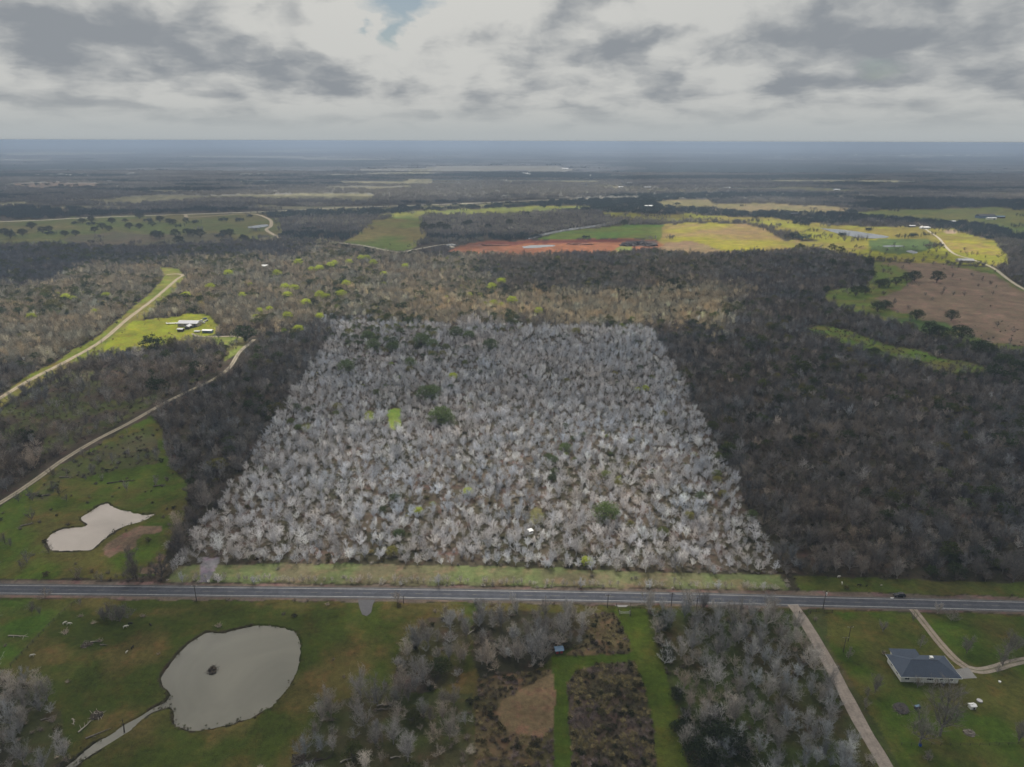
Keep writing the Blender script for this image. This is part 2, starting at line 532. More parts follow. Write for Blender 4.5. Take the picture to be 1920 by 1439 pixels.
# mid distance
zone('pasture', [(-500, 424), (0, 415.5), (300, 403.6), (480, 398), (520, 410), (528, 432), (530, 446), (440, 452), (340, 462), (190, 462), (100, 458), (0, 462), (-500, 500)], (.060, .078, .030), (.085, .078, .045), .03, 0, .06, .012)
zone('field', [(110, 448), (200, 436), (330, 440), (420, 436), (440, 452), (330, 463), (170, 464)], (.082, .070, .044), (.07, .07, .038), .03, 0, .08, .012)
zone('pasture', [(640, 455), (668, 440), (694, 414), (760, 406), (800, 404), (792, 420), (800, 445), (770, 470), (735, 470), (680, 462)], (.070, .098, .032), (.11, .095, .05), .02, 0, .03, .012)
zone(None, [(700, 402), (790, 396), (1000, 386.5), (1110, 386), (1090, 393), (960, 402), (800, 404), (740, 408)], (.14, .15, .028), (.10, .12, .03), .06, 0, .08, .012)
zone(None, [(470, 398), (620, 392), (760, 387), (1050, 376), (1060, 380), (800, 392), (640, 396), (520, 401)], (.11, .11, .045), (.08, .08, .04), .12, 0, .1)
zone('field', [(1230, 376), (1330, 374), (1340, 384), (1410, 381), (1500, 385), (1590, 391), (1588, 402), (1500, 400), (1400, 398), (1240, 388)], (.16, .13, .065), (.13, .12, .05), .03, 0, .04, .012)
zone('pasture', [(1000, 449), (1060, 434), (1160, 424), (1250, 420), (1262, 436), (1240, 452), (1180, 447), (1060, 449)], (.060, .110, .028), (.08, .10, .03), .01, 0, .02, .012)
zone('field', [(1240, 420), (1330, 418), (1400, 421), (1436, 430), (1462, 448), (1486, 468), (1440, 474), (1380, 474), (1260, 476), (1225, 470), (1240, 448)], (.18, .172, .022), (.175, .125, .055), .01, 0, .02, .008)
zone(None, [(1225, 470), (1250, 456), (1300, 452), (1330, 462), (1380, 474), (1260, 477)], (.165, .115, .068), (.15, .12, .06), .01, 0, .02, .008)
zone('pasture', [(1130, 400), (1290, 402), (1460, 411), (1560, 424), (1700, 424), (1790, 430), (1860, 452), (1885, 478), (1888, 502), (1840, 498), (1760, 492), (1640, 490), (1560, 474), (1500, 462), (1530, 452), (1480, 440), (1400, 416), (1250, 414), (1140, 410)], (.132, .140, .026), (.125, .108, .040), .06, 0, .08, .012)
zone(None, [(1630, 452), (1660, 448), (1740, 448), (1760, 460), (1730, 472), (1680, 478), (1630, 470)], (.050, .085, .028), (.06, .09, .03), .05, 0, .1)
zone('field', [(1760, 450), (1830, 452), (1870, 466), (1878, 480), (1840, 478), (1790, 472)], (.18, .14, .045), (.20, .195, .018), .01, 0, .02)
zone(None, [(1450, 456), (1490, 450), (1540, 456), (1640, 466), (1600, 476), (1540, 468), (1490, 470)], (.16, .16, .024), (.15, .12, .045), .04, 0, .08)
zone(None, [(1770, 433), (1788, 431), (1800, 437), (1775, 440)], (.21, .16, .11), (.2, .15, .1))
zone('pasture', [(1590, 402), (1640, 394), (1740, 392), (1870, 390), (2000, 398), (2400, 410), (2400, 440), (1920, 426), (1860, 424), (1780, 416), (1680, 408)], (.075, .095, .034), (.10, .10, .045), .01, 0, .02, .012)
zone(None, [(1840, 422), (1930, 424), (2100, 440), (1900, 438)], (.08, .13, .03), (.10, .12, .035), .02, 0, .03)
# clay pit
zone('clay_pit', [(838, 476), (858, 464), (882, 455), (930, 452), (1010, 450), (1100, 449), (1180, 447.5), (1232, 452), (1245, 462), (1225, 470), (1170, 473), (1100, 477), (1000, 479), (900, 478)], (.175, .075, .036), (.14, .062, .034), 0, 0, 0, .012)
zone(None, [(880, 461), (905, 455), (1000, 452), (1100, 451), (1180, 449), (1190, 452), (1110, 455), (1085, 460), (1050, 457), (975, 458), (900, 462)], (.095, .026, .018), (.115, .040, .026), 0, 0, 0, .02)
zone(None, [(1160, 456), (1180, 452), (1225, 452), (1236, 460), (1215, 464), (1190, 463)], (.045, .042, .045), (.07, .06, .055))
zone(None, [(1150, 466), (1165, 461), (1185, 462), (1190, 470), (1160, 474)], (.10, .14, .03), (.12, .13, .04), 0, 0, .3)
# far openings beyond the long pale road
zone(None, [(612, 351), (700, 349), (770, 350), (765, 354), (700, 356), (620, 354)], (.16, .16, .10), (.13, .12, .07))
zone(None, [(0, 348), (60, 342), (120, 342), (200, 346), (180, 352), (60, 354)], (.10, .075, .055), (.09, .07, .05), .1)
zone(None, [(0, 287), (80, 284), (200, 286), (280, 285), (260, 290), (120, 293), (0, 293)], (.20, .19, .14), (.15, .15, .10))
zone(None, [(1400, 286), (1500, 284), (1700, 288), (1920, 286), (1920, 296), (1700, 295), (1500, 292)], (.22, .21, .17), (.12, .12, .09), .3)
zone(None, [(430, 284), (600, 280), (640, 282), (520, 287)], (.19, .18, .13), (.15, .15, .10))
zone(None, [(1100, 346), (1200, 350), (1290, 354), (1360, 352), (1340, 360), (1200, 360), (1100, 352)], (.15, .13, .08), (.10, .10, .05), .4)
zone(None, [(1500, 356), (1580, 354), (1600, 360), (1520, 362)], (.12, .13, .05), (.12, .11, .06), .15)

# forest by region, brightness and sun painted into some tints: outline, twig tint, spread, share of evergreen oak, share of budding trees
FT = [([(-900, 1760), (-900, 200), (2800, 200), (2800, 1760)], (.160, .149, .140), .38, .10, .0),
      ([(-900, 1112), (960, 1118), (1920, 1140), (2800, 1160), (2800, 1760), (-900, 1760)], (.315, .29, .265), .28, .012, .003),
      ([(-600, 690), (0, 690), (240, 660), (640, 600), (1222, 615), (1360, 615), (1420, 560), (1350, 520), (1200, 500), (900, 478), (640, 462), (520, 450), (330, 480), (130, 505), (-600, 560)], (.345, .305, .230), .32, .17, .04),  # tan tint paints the sunlit look of these woods
      ([(640, 545), (900, 590), (1222, 612), (1345, 612), (1370, 560), (1300, 535), (1150, 540), (1000, 560), (760, 540)], (.50, .425, .30), .28, .06, .03),  # sunshine painted into the twigs as a stronger tan
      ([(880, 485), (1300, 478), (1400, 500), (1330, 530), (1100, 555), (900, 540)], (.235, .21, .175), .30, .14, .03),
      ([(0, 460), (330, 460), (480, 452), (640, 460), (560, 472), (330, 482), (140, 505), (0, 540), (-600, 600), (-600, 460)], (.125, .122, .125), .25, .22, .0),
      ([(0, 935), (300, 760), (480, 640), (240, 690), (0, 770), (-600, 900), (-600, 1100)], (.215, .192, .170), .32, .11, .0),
      (PLOT, (.56, .555, .575), .27, .018, .004),  # pale bark stands in for brighter light on the plot
      ([(632, 606), (940, 606), (940, 665), (800, 690), (640, 690), (600, 660)], (.53, .52, .535), .27, .19, .004)]  # same painted brightness along the plot's far edge

TRACK_A = [(-300, 930), (0, 747), (60, 711), (130, 675), (190, 640), (240, 598), (290, 560), (332, 524), (343, 517), (330, 514), (312, 516)]
TRACK_B = [(-200, 1065), (0, 944), (60, 905), (120, 862), (180, 826), (240, 795), (300, 761), (345, 738), (400, 712), (430, 690), (450, 660), (477, 637)]
TRACK_C = [(1486, 1134), (1504, 1160), (1530, 1202), (1570, 1274), (1615, 1360), (1662, 1439), (1760, 1620)]
TRACK_D = [(1712, 1143), (1735, 1172), (1762, 1206), (1790, 1236), (1815, 1254)]
TRACK_E = [(1815, 1254), (1840, 1258), (1870, 1252), (1920, 1239), (2100, 1210)]
FAR_ROAD = [(-500, 425), (0, 416), (150, 409.5), (300, 404), (480, 398), (620, 391), (760, 386), (900, 381), (1050, 374.5), (1180, 371)]
TRACK_F = [(300, 404.5), (345, 403), (355, 408), (420, 404), (475, 402), (505, 412), (508, 424), (500, 432), (525, 447)]
TRACK_G = [(636, 456), (680, 461), (745, 473), (780, 468), (835, 459), (850, 465)]
TRACK_H = [(1722, 418), (1738, 432), (1760, 447), (1772, 462), (1790, 477), (1822, 487), (1860, 502), (1890, 524), (1922, 544), (2100, 640)]
TRACK_I = [(360, 626), (372, 631), (400, 632), (440, 631), (452, 634)]
TRACKS = [(TRACK_A, 7.5), (TRACK_B, 9.0), (TRACK_C, 6.5), (TRACK_D, 4.5), (TRACK_E, 5.0), (FAR_ROAD, 60.0), (TRACK_F, 13.0), (TRACK_G, 34.0), (TRACK_H, 8.0), (TRACK_I, 3.0)]


def jitter_uv(x, y, u, v, w):
    """rough the outlines, in metres that grow with distance"""
    s = 42.0 / w
    n1 = fbm(x * s, y * s, 3, 3) - .5
    n2 = fbm(x * s + 31, y * s + 7, 3, 9) - .5
    return u + n1 * 16, v + n2 * 8 * np.clip(1.0 - (450 - v) / 250, .15, 1)


def zone_index(u, v):
    zi = np.full(u.shape, -1, int)
    for i, z in enumerate(Z):
        zi[inside(u, v, z[1])] = i
    return zi


def build_ground():
    vs = np.arange(1700, 272, -2.5)
    pr = R(PITCH)
    th = pr + np.arctan((vs - 719.5) / F)
    ys = H / np.tan(th)
    ys = np.concatenate([[40.0], ys, [36000., 50000., 80000., 160000.]])
    ss = np.arange(-1.12, 1.1201, 4.0 / F)
    zd = ys * math.cos(pr) + H * math.sin(pr)
    X = zd[:, None] * ss[None, :]
    Y = np.repeat(ys[:, None], len(ss), 1)
    u, v, w = project(X, Y)
    ju, jv = jitter_uv(X, Y, u, v, w)
    zi = zone_index(ju, jv)
    # albedo
    n15 = fbm(X * .06, Y * .06, 4, 21)
    nbig = fbm(X * .011, Y * .011, 4, 22)
    col = np.zeros(X.shape + (3,))
    fa, fb = np.array(FLOOR_A), np.array(FLOOR_B)
    t = np.clip((n15 - .5) * 3 + .5, 0, 1)[..., None]
    col[:] = fa * t + fb * (1 - t)
    far = (v < 372)
    # far country: bare woods, evergreen woods and fields in long strips, cloud shade and haze blue painted in
    ft = fbm(X * .0006 + 3, Y * .0016, 4, 40)
    farc = np.where((ft > .565)[..., None], np.array((.17, .17, .145)), np.where((ft > .47)[..., None], np.array((.048, .05, .054)), np.array((.018, .026, .03))))
    col[far] = farc[far]
    glade = (fbm(X * .0016 + 2, Y * .0036, 3, 57) > .68) & (v < 392) & (v > 300)
    col[glade] = np.array((.15, .145, .085)) * (.6 + .8 * n15[glade])[:, None]
    inpl = inside(ju, jv, PLOT) & (zi < 0)
    col[inpl] = col[inpl] * 1.3  # plot brightness painted into its floor too
    for i, z in enumerate(Z):
        m = zi == i
        lush = 1.28 if z[0] in ('pasture', 'meadow', 'lawn', 'grass_lane', 'verge', 'clearing') else 1.1
        if m.any():
            n = fbm(X[m] * z[7], Y[m] * z[7], 4, 50 + i)
            tt = np.clip((n - .5) * 4 + .5, 0, 1)[:, None]
            col[m] = (np.array(z[2]) * tt + np.array(z[3]) * (1 - tt)) * lush * (np.array((1, 1, .62)) if lush > 1.2 else 1)
    for pond, ru, rv in ((POND_A, 4.5, 3.0), (POND_B, 4.5, 3.5)):
        rim = np.zeros(u.shape, bool)
        ju2 = u + (n15 - .5) * 6
        for q in range(8):
            rim |= inside(ju2 + math.cos(q * .785) * ru, v + math.sin(q * .785) * rv, pond)
        rim &= n15 > .44
        col[rim] = (.034, .031, .017)
    k = 1 + (n15 - .5) * .55 + (nbig - .5) * .35
    col *= k[..., None]
    # relief
    Zc = (fbm(X * .02, Y * .02, 3, 61) - .5) * .05
    Zc[w > 900] = 0
    for pond, depth in ((POND_A, 1.3), (POND_B, 1.3), (LAKE, .8), (SMALL_POND, .6)):
        dd = inside(u, v, pond)
        Zc[dd] = -depth
    Zc = np.where(np.abs(v - road_v(u)) < 18, 0, Zc)
    ny, nx = X.shape
    co = np.stack([X, Y, Zc], -1).reshape(-1, 3)
    idx = np.arange(ny * nx).reshape(ny, nx)
    quads = np.stack([idx[:-1, :-1], idx[:-1, 1:], idx[1:, 1:], idx[1:, :-1]], -1).reshape(-1, 4)
    cols = np.concatenate([col.reshape(-1, 3), np.ones((ny * nx, 1))], 1).astype(np.float32)
    me = mesh('ground', co, quads, True)
    at = me.color_attributes.new('Col', 'FLOAT_COLOR', 'POINT')
    at.data.foreach_set('color', cols.ravel())
    g = obj('ground', me, M['ground'])
    tag(g, 'flat wooded land of leaf litter and grass reaching the horizon', 'ground', kind='structure')
    # every named field or pasture is a sheet of its own just above the ground
    zf = zi.reshape(-1)[quads]
    wf = w.reshape(-1)
    for i, z in enumerate(Z):
        if z[0] is None:
            continue
        q = quads[(zf == i).sum(1) >= 3]
        if len(q) < 4:
            continue
        used, inv = np.unique(q, return_inverse=True)
        c2 = co[used].copy()
        c2[:, 2] += np.where(wf[used] > 900, .10, .03)
        m2 = mesh(z[0], c2, inv.reshape(-1, 4), True)
        a2 = m2.color_attributes.new('Col', 'FLOAT_COLOR', 'POINT')
        a2.data.foreach_set('color', cols[used].ravel())
        tag(obj(z[0], m2, M['ground']), kind='structure')


def ribbon(name, pts, width, z=0.06, mat=None, two_track=None, col=None, n=10, wob=.12, cross=None):
    c = spline([P(*p)[:] for p in pts], n)
    t = np.gradient(c, axis=0)
    t /= np.linalg.norm(t, axis=1)[:, None] + 1e-9
    nrm = np.stack([-t[:, 1], t[:, 0], np.zeros(len(t))], 1)
    offs = np.array([-.5, -.36, -.14, 0, .14, .36, .5])
    k = len(offs)
    vs, cs = [], []
    for i in range(len(c)):
        wl = 1 + wob * (fbm(np.array([c[i, 0] * .09]), np.array([c[i, 1] * .09]), 2, 5)[0] - .5) * 2
        for j, o in enumerate(offs):
            p = c[i] + nrm[i] * (o * width * wl)
            vs.append((p[0], p[1], z))
            if cross is not None:
                cc = cross[j]
            elif two_track is not None:
                cc = two_track[1] if j == 3 else two_track[0]
            else:
                cc = col
            cs.append((*cc, 1))
    fs = [(i * k + j, i * k + j + 1, (i + 1) * k + j + 1, (i + 1) * k + j) for i in range(len(c) - 1) for j in range(k - 1)]
    fs = [f[::-1] for f in fs]
    me = mesh(name, vs, fs)
    at = me.color_attributes.new('Col', 'FLOAT_COLOR', 'POINT')
    at.data.foreach_set('color', np.array(cs, np.float32).ravel())
    return tag(obj(name, me, mat or M['dirt']), kind='structure')


def strip(pts, off, width, z, dash=None, n=10):
    """a painted line parallel to a px polyline"""
    c = spline([P(*p)[:] for p in pts], n * 6 if dash else n)
    t = np.gradient(c, axis=0)
    t /= np.linalg.norm(t, axis=1)[:, None]
    nrm = np.stack([-t[:, 1], t[:, 0], np.zeros(len(t))], 1)
    vs, fs = [], []
    for i in range(len(c)):
        for o in (off - width / 2, off + width / 2):
            p = c[i] + nrm[i] * o
            vs.append((p[0], p[1], z))
    s = np.concatenate([[0], np.cumsum(np.linalg.norm(np.diff(c, axis=0), axis=1))])
    for i in range(len(c) - 1):
        if dash and (s[i] % dash[1]) > dash[0]:
            continue
        fs.append((2 * i, 2 * i + 2, 2 * i + 3, 2 * i + 1))
    return vs, fs


def water(name, poly, mat, z, label, n=4):
    c = spline([P(u, v)[:] for u, v in poly + [poly[0]]], n * 2)[:-1]
    jit = (fbm(c[:, 0] * .5, c[:, 1] * .5, 3, 77) - .5)[:, None]
    cen = c.mean(0)
    d = c - cen
    d /= np.linalg.norm(d, axis=1)[:, None] + 1e-9
    c = c + d * jit * mpp(poly[0][1]) * 7
    vs = [(p[0], p[1], z) for p in c]
    import bmesh
    bm = bmesh.new()
    f = bm.faces.new([bm.verts.new(q) for q in vs])
    bmesh.ops.triangulate(bm, faces=[f])
    me = bpy.data.meshes.new(name)
    bm.normal_update()
    if bm.faces[:][0].normal.z < 0:
        bmesh.ops.reverse_faces(bm, faces=bm.faces[:])
    bm.to_mesh(me)
    bm.free()
    return tag(obj(name, me, mat), label, 'water', kind='structure')


# ------------------------------------------------------------------ materials
M = {}


def make_materials():
    # ground: colour of each spot of land, broken up by grain
    m, b, p = new_mat('land')
    at = b.n('ShaderNodeAttribute', attribute_name='Col')
    oc = b.n('ShaderNodeTexCoord').outputs['Object']
    n1 = b.noise(oc, .055, 5, .62)
    n2 = b.noise(oc, .45, 6, .7)
    n3 = b.noise(oc, 2.2, 3, .7)
    f = b.math('ADD', b.math('ADD', b.math('MULTIPLY', n1, .35), b.math('MULTIPLY', n2, .40)), b.math('MULTIPLY', n3, .25))
    k = b.maprange(f, .34, .66, .35, 1.65, False)
    c = b.vmath('MULTIPLY', b.comb(k, k, k), at.outputs['Color'])
    dry = b.maprange(b.noise(oc, .12, 6, .7), .48, .66)
    c2 = b.vmath('MULTIPLY', c, (1.45, 1.0, 1.25))
    c = b.mix(b.math('MULTIPLY', dry, .7), c, c2)
    b.link(c, p.inputs['Base Color'])
    p.inputs['Roughness'].default_value = .95
    p.inputs['Specular IOR Level'].default_value = .05
    bp = b.n('ShaderNodeBump')
    bp.inputs['Strength'].default_value = .5
    bp.inputs['Distance'].default_value = .35
    b.link(b.math('ADD', n2, b.math('MULTIPLY', n3, .5)), bp.inputs['Height'])
    b.link(bp.outputs[0], p.inputs['Normal'])
    M['ground'] = m
    # dirt tracks
    m, b, p = new_mat('track_dirt')
    at = b.n('ShaderNodeAttribute', attribute_name='Col')
    oc = b.n('ShaderNodeTexCoord').outputs['Object']
    f = b.math('ADD', b.math('MULTIPLY', b.noise(oc, .25, 5, .6), .5), b.math('MULTIPLY', b.noise(oc, 1.3, 5, .65), .5))
    k = b.maprange(f, .3, .7, .6, 1.4, False)
    b.link(b.vmath('MULTIPLY', b.comb(k, k, k), at.outputs['Color']), p.inputs['Base Color'])
    p.inputs['Roughness'].default_value = .95
    p.inputs['Specular IOR Level'].default_value = .05
    M['dirt'] = m
    # asphalt with worn wheel paths
    M['asphalt'] = simple_mat('asphalt', (.082, .086, .098), .8, .30, .35)
    M['paint'] = simple_mat('road_paint', (.31, .31, .305), .7, .45, .6)
    M['paint_yellow'] = simple_mat('road_paint_faded', (.16, .15, .12), .8, .3, 1.2)

    def wood_mat(name, rough=.9, transl=0.0, var=.30):
        m, b, p = new_mat(name)
        at = b.n('ShaderNodeAttribute', attribute_name='tint', attribute_type='INSTANCER')
        oc = b.n('ShaderNodeTexCoord').outputs['Object']
        n = b.noise(oc, .9, 4, .65)
        k = b.maprange(n, .3, .7, 1 - var, 1 + var, False)
        c = b.vmath('MULTIPLY', b.comb(k, k, k), at.outputs['Color'])
        b.link(c, p.inputs['Base Color'])
        p.inputs['Roughness'].default_value = rough
        p.inputs['Specular IOR Level'].default_value = .08
        if transl:
            tr = b.n('ShaderNodeBsdfTranslucent')
            b.link(b.vmath('MULTIPLY', c, (1.1, 1.25, .6)), tr.inputs[0])
            ms = b.n('ShaderNodeMixShader')
            ms.inputs[0].default_value = transl
            b.link(p.outputs[0], ms.inputs[1])
            b.link(tr.outputs[0], ms.inputs[2])
            out = [q for q in b.t.nodes if q.type == 'OUTPUT_MATERIAL'][0]
            b.link(ms.outputs[0], out.inputs[0])
        return m

    M['bark'] = wood_mat('bark_and_twigs')
    M['leaf'] = wood_mat('evergreen_leaf', .7, .3, .45)

    def water_mat(name, col, rough):
        m, b, p = new_mat(name)
        oc = b.n('ShaderNodeTexCoord').outputs['Object']
        n = b.noise(oc, .028, 5, .55, dist=.8)
        k = b.maprange(n, .3, .7, .84, 1.18, False)
        b.link(b.vmath('MULTIPLY', b.comb(k, k, k), tuple(col)), p.inputs['Base Color'])
        p.inputs['Roughness'].default_value = rough
        p.inputs['IOR'].default_value = 1.45
        p.inputs['Specular IOR Level'].default_value = .5
        bp = b.n('ShaderNodeBump')
        bp.inputs['Strength'].default_value = .06
        bp.inputs['Distance'].default_value = .05
        b.link(b.noise(oc, 2.5, 3, .6), bp.inputs['Height'])
        b.link(bp.outputs[0], p.inputs['Normal'])
        return m

    M['mud_water'] = water_mat('muddy_tan_water', (.275, .235, .205), .12)
    M['silt_water'] = water_mat('silty_grey_water', (.135, .130, .108), .06)
    M['lake_water'] = water_mat('lake_water', (.20, .21, .22), .15)
    for nme, c, r in (('roof_blue', (.046, .060, .088), .75), ('wall_white', (.62, .62, .58), .7), ('glass', (.03, .035, .045), .15), ('trim', (.72, .72, .70), .6),
                      ('metal_roof', (.42, .42, .44), .45), ('metal_blue', (.10, .16, .24), .5), ('roof_dark', (.05, .05, .06), .7), ('wall_tan', (.36, .32, .26), .8),
                      ('roof_white', (.66, .66, .66), .5), ('red', (.30, .04, .04), .6), ('wood_grey', (.16, .14, .12), .9), ('wood_dark', (.055, .045, .04), .9),
                      ('wood_pale', (.30, .27, .235), .9), ('concrete', (.20, .195, .19), .85), ('rubber', (.012, .012, .013), .8), ('car_black', (.010, .011, .014), .25),
                      ('car_white', (.65, .65, .65), .3), ('lamp', (.55, .53, .48), .2), ('hide_white', (.46, .44, .40), .85), ('hide_black', (.014, .012, .011), .8),
                      ('hide_brown', (.10, .05, .03), .85), ('sign_board', (.72, .72, .56), .6), ('plastic_blue', (.03, .08, .32), .5), ('gravel', (.085, .084, .090), .95), ('tank_grey', (.40, .39, .40), .6),
                      ('brush', (.045, .036, .026), .95), ('rock', (.42, .42, .42), .9), ('spoil', (.05, .045, .045), .95), ('clay', (.20, .095, .065), .95)):
        M[nme] = simple_mat(nme, c, r, .22, 2.0)


make_materials()
build_ground()

# ------------------------------------------------------------------ water
water('pond', POND_A, M['mud_water'], -.28, 'pale muddy kidney-shaped pond in the pasture above the road')
water('pond', POND_B, M['silt_water'], -.28, 'big grey-green pond with a narrow inlet below the road')
water('lake', LAKE, M['lake_water'], .22, 'grey lake among the distant yellow fields')
water('lake', FAR_LAKE, M['lake_water'], 1.0, 'bright sliver of lake close under the horizon')
water('creek', CREEK, M['lake_water'], .25, 'pale creek behind the clay pit')
water('pond', SMALL_POND, M['lake_water'], .22, 'tiny bright pond beside the far pasture track')
water('pool', PIT_POOL, M['lake_water'], .25, 'shallow pool on the floor of the clay pit')
water('pond', [(1652, 462), (1668, 460.5), (1690, 461), (1692, 462.5), (1665, 463.5)], M['lake_water'], .25, 'narrow silvery slough nearest the distant lake')
water('pond', [(1698, 471), (1708, 470), (1720, 473.5), (1716, 476), (1704, 474)], M['lake_water'], .25, 'short silvery pool in the dark green hollow')

# ------------------------------------------------------------------ main road
ribbon('road', ROAD, 8.4, .085, cross=[(.105, .094, .086), (.074, .077, .090), (.056, .060, .073), (.076, .079, .092), (.056, .060, .073), (.074, .077, .090), (.105, .094, .086)], wob=.06, n=24)
for off, nme in ((2.75, 'far_edge'), (-2.75, 'near_edge')):
    vs, fs = strip(ROAD, off, .26, .097)
    tag(obj('road_marking', mesh('road_marking', vs, fs), M['paint']), kind='structure')
vs, fs = strip(ROAD, .0, .16, .097, (3.0, 12.0))
tag(obj('road_marking', mesh('road_marking', vs, fs), M['paint_yellow']), kind='structure')
# tracks
CT, CG = (.30, .25, .19), (.12, .115, .055)
ribbon('path', TRACK_A, 4.6, .16, two_track=((.27, .225, .165), (.22, .19, .12)))
ribbon('path', TRACK_B, 3.6, .16, two_track=((.27, .235, .185), (.14, .13, .075)))
ribbon('path', TRACK_C, 4.8, .09, two_track=((.24, .205, .18), (.215, .185, .16)))
ribbon('path', TRACK_D, 3.4, .09, two_track=((.24, .20, .165), (.115, .105, .055)))
ribbon('path', TRACK_E, 3.4, .096, two_track=((.26, .225, .19), (.10, .10, .05)))
ribbon('road', FAR_ROAD, 13.0, .3, col=(.46, .42, .34))
ribbon('path', TRACK_F, 8.0, .3, col=(.36, .30, .22))
ribbon('path', TRACK_G, 7.0, .3, col=(.34, .31, .25))
ribbon('path', TRACK_H, 5.0, .3, col=(.36, .32, .25))
ribbon('path', TRACK_I, 2.6, .16, col=(.34, .29, .22))
ribbon('path', [(1222, 356), (1240, 344), (1258, 332), (1266, 327)], 24, .4, col=(.45, .41, .34))


def sheet(name, poly, z, mat, n=1, kind='structure', label=None, cat=None):
    vs = [P(u, v)[:2] + (z,) if False else (P(u, v).x, P(u, v).y, z) for u, v in poly]
    return tag(obj(name, mesh(name, vs, [tuple(range(len(vs)))[::-1]]), mat), label, cat, kind=kind)


sheet('driveway', [(1792, 1256), (1815, 1252), (1832, 1272), (1800, 1274), (1795, 1268)], .105, M['concrete'])
sheet('driveway', [(671, 1124.5), (704, 1125), (699, 1134), (696, 1149), (688, 1156), (679, 1153), (674, 1140)], .105, M['gravel'])
sheet('driveway', [(1152, 1135), (1178, 1135.5), (1174, 1139), (1160, 1139)], .105, M['concrete'])


# ------------------------------------------------------------------ tree prototypes
def bare_tree(seed, lod):
    """a leafless broadleaf: trunk and limbs, crown of branches and twigs.  lod 0 close, 1 middle, 2 far"""
    global rnd
    rnd = random.Random(seed)
    tk, cr = MB(), MB()
    h = rnd.uniform(8.2, 10.8)
    rad = rnd.uniform(3.9, 5.2)
    vase = rnd.uniform(.35, .8)
    lean = Vector((rnd.uniform(-.6, .6), rnd.uniform(-.6, .6), 0))
    base = Vector((0, 0, -.3))
    fork = Vector((0, 0, h * rnd.uniform(.08, .24))) + lean * .3
    sides = (7, 4, 3)[lod]
    r0 = .26
    tk.bar(base, fork, r0, r0 * .75, sides, False)
    wt = (.060, .095, .24)[lod]
    nl = (8, 7, 5)[lod]
    for i in range(nl):
        a = 2 * math.pi * (i + rnd.random() * .7) / nl
        tilt = rnd.uniform(.15, 1.0)
        out = rad * tilt * rnd.uniform(.75, 1.05)
        zt = h * (1.0 - .50 * tilt ** 1.7 * (1 - vase * .4)) * rnd.uniform(.84, 1.02)
        tip = Vector((math.cos(a) * out, math.sin(a) * out, zt)) + lean
        if i == 0:
            tip = Vector((lean.x + rnd.uniform(-.6, .6), lean.y + rnd.uniform(-.6, .6), h))
        s0 = fork.lerp(base, rnd.uniform(0, .25))
        mid = s0.lerp(tip, .45) + Vector((math.cos(a) * out * .12 + rnd.uniform(-.5, .5), math.sin(a) * out * .12 + rnd.uniform(-.5, .5), -h * .03))
        pts = [s0, s0.lerp(mid, .5) + Vector((rnd.uniform(-.3, .3), rnd.uniform(-.3, .3), 0)), mid, mid.lerp(tip, .55) + Vector((rnd.uniform(-.3, .3), rnd.uniform(-.3, .3), .2)), tip]
        rr = [r0 * .55, r0 * .42, r0 * .30, r0 * .18, .03]
        for q in range(4):
            if lod < 2 or q % 2 == 0:
                tk.bar(pts[q], pts[q + 1] if lod < 2 else pts[min(q + 2, 4)], rr[q], rr[q + 1], max(3, sides - 2), False)
        nb = (9, 7, 5)[lod]
        for j in range(nb):
            t = .16 + .84 * (j + rnd.random()) / nb
            q = min(3, int(t * 4))
            p = pts[q].lerp(pts[q + 1], t * 4 - q)
            ax = (pts[q + 1] - pts[q]).normalized()
            d = (ax * rnd.uniform(.5, 1.1) + Vector((rnd.gauss(0, .6), rnd.gauss(0, .6), rnd.uniform(.0, .7)))).normalized()
            ln = rnd.uniform(1.3, 2.8) * (1.15 - .4 * t)
            e = p + d * ln
            if lod == 0:
                cr.bar(p, e, .05, .02, 3, False)
            else:
                cr.blade(p, e, wt * 1.5)
            nt_ = (7, 5, 3)[lod]
            for k in range(nt_):
                tt = .25 + .75 * (k + rnd.random()) / nt_
                s = p.lerp(e, tt)
                d2 = (d * rnd.uniform(.4, 1.0) + Vector((rnd.gauss(0, .6), rnd.gauss(0, .6), rnd.uniform(-.1, .6)))).normalized()
                l2 = rnd.uniform(.8, 1.9)
                e2 = s + d2 * l2
                cr.blade(s, e2, wt)
                for kk in range((3, 2, 1)[lod]):
                    s3 = s.lerp(e2, rnd.uniform(.3, 1))
                    d3 = (d2 + Vector((rnd.gauss(0, .65), rnd.gauss(0, .65), rnd.uniform(-.1, .6)))).normalized()
                    cr.blade(s3, s3 + d3 * rnd.uniform(.35, .8), wt * .75)
    return tk, cr


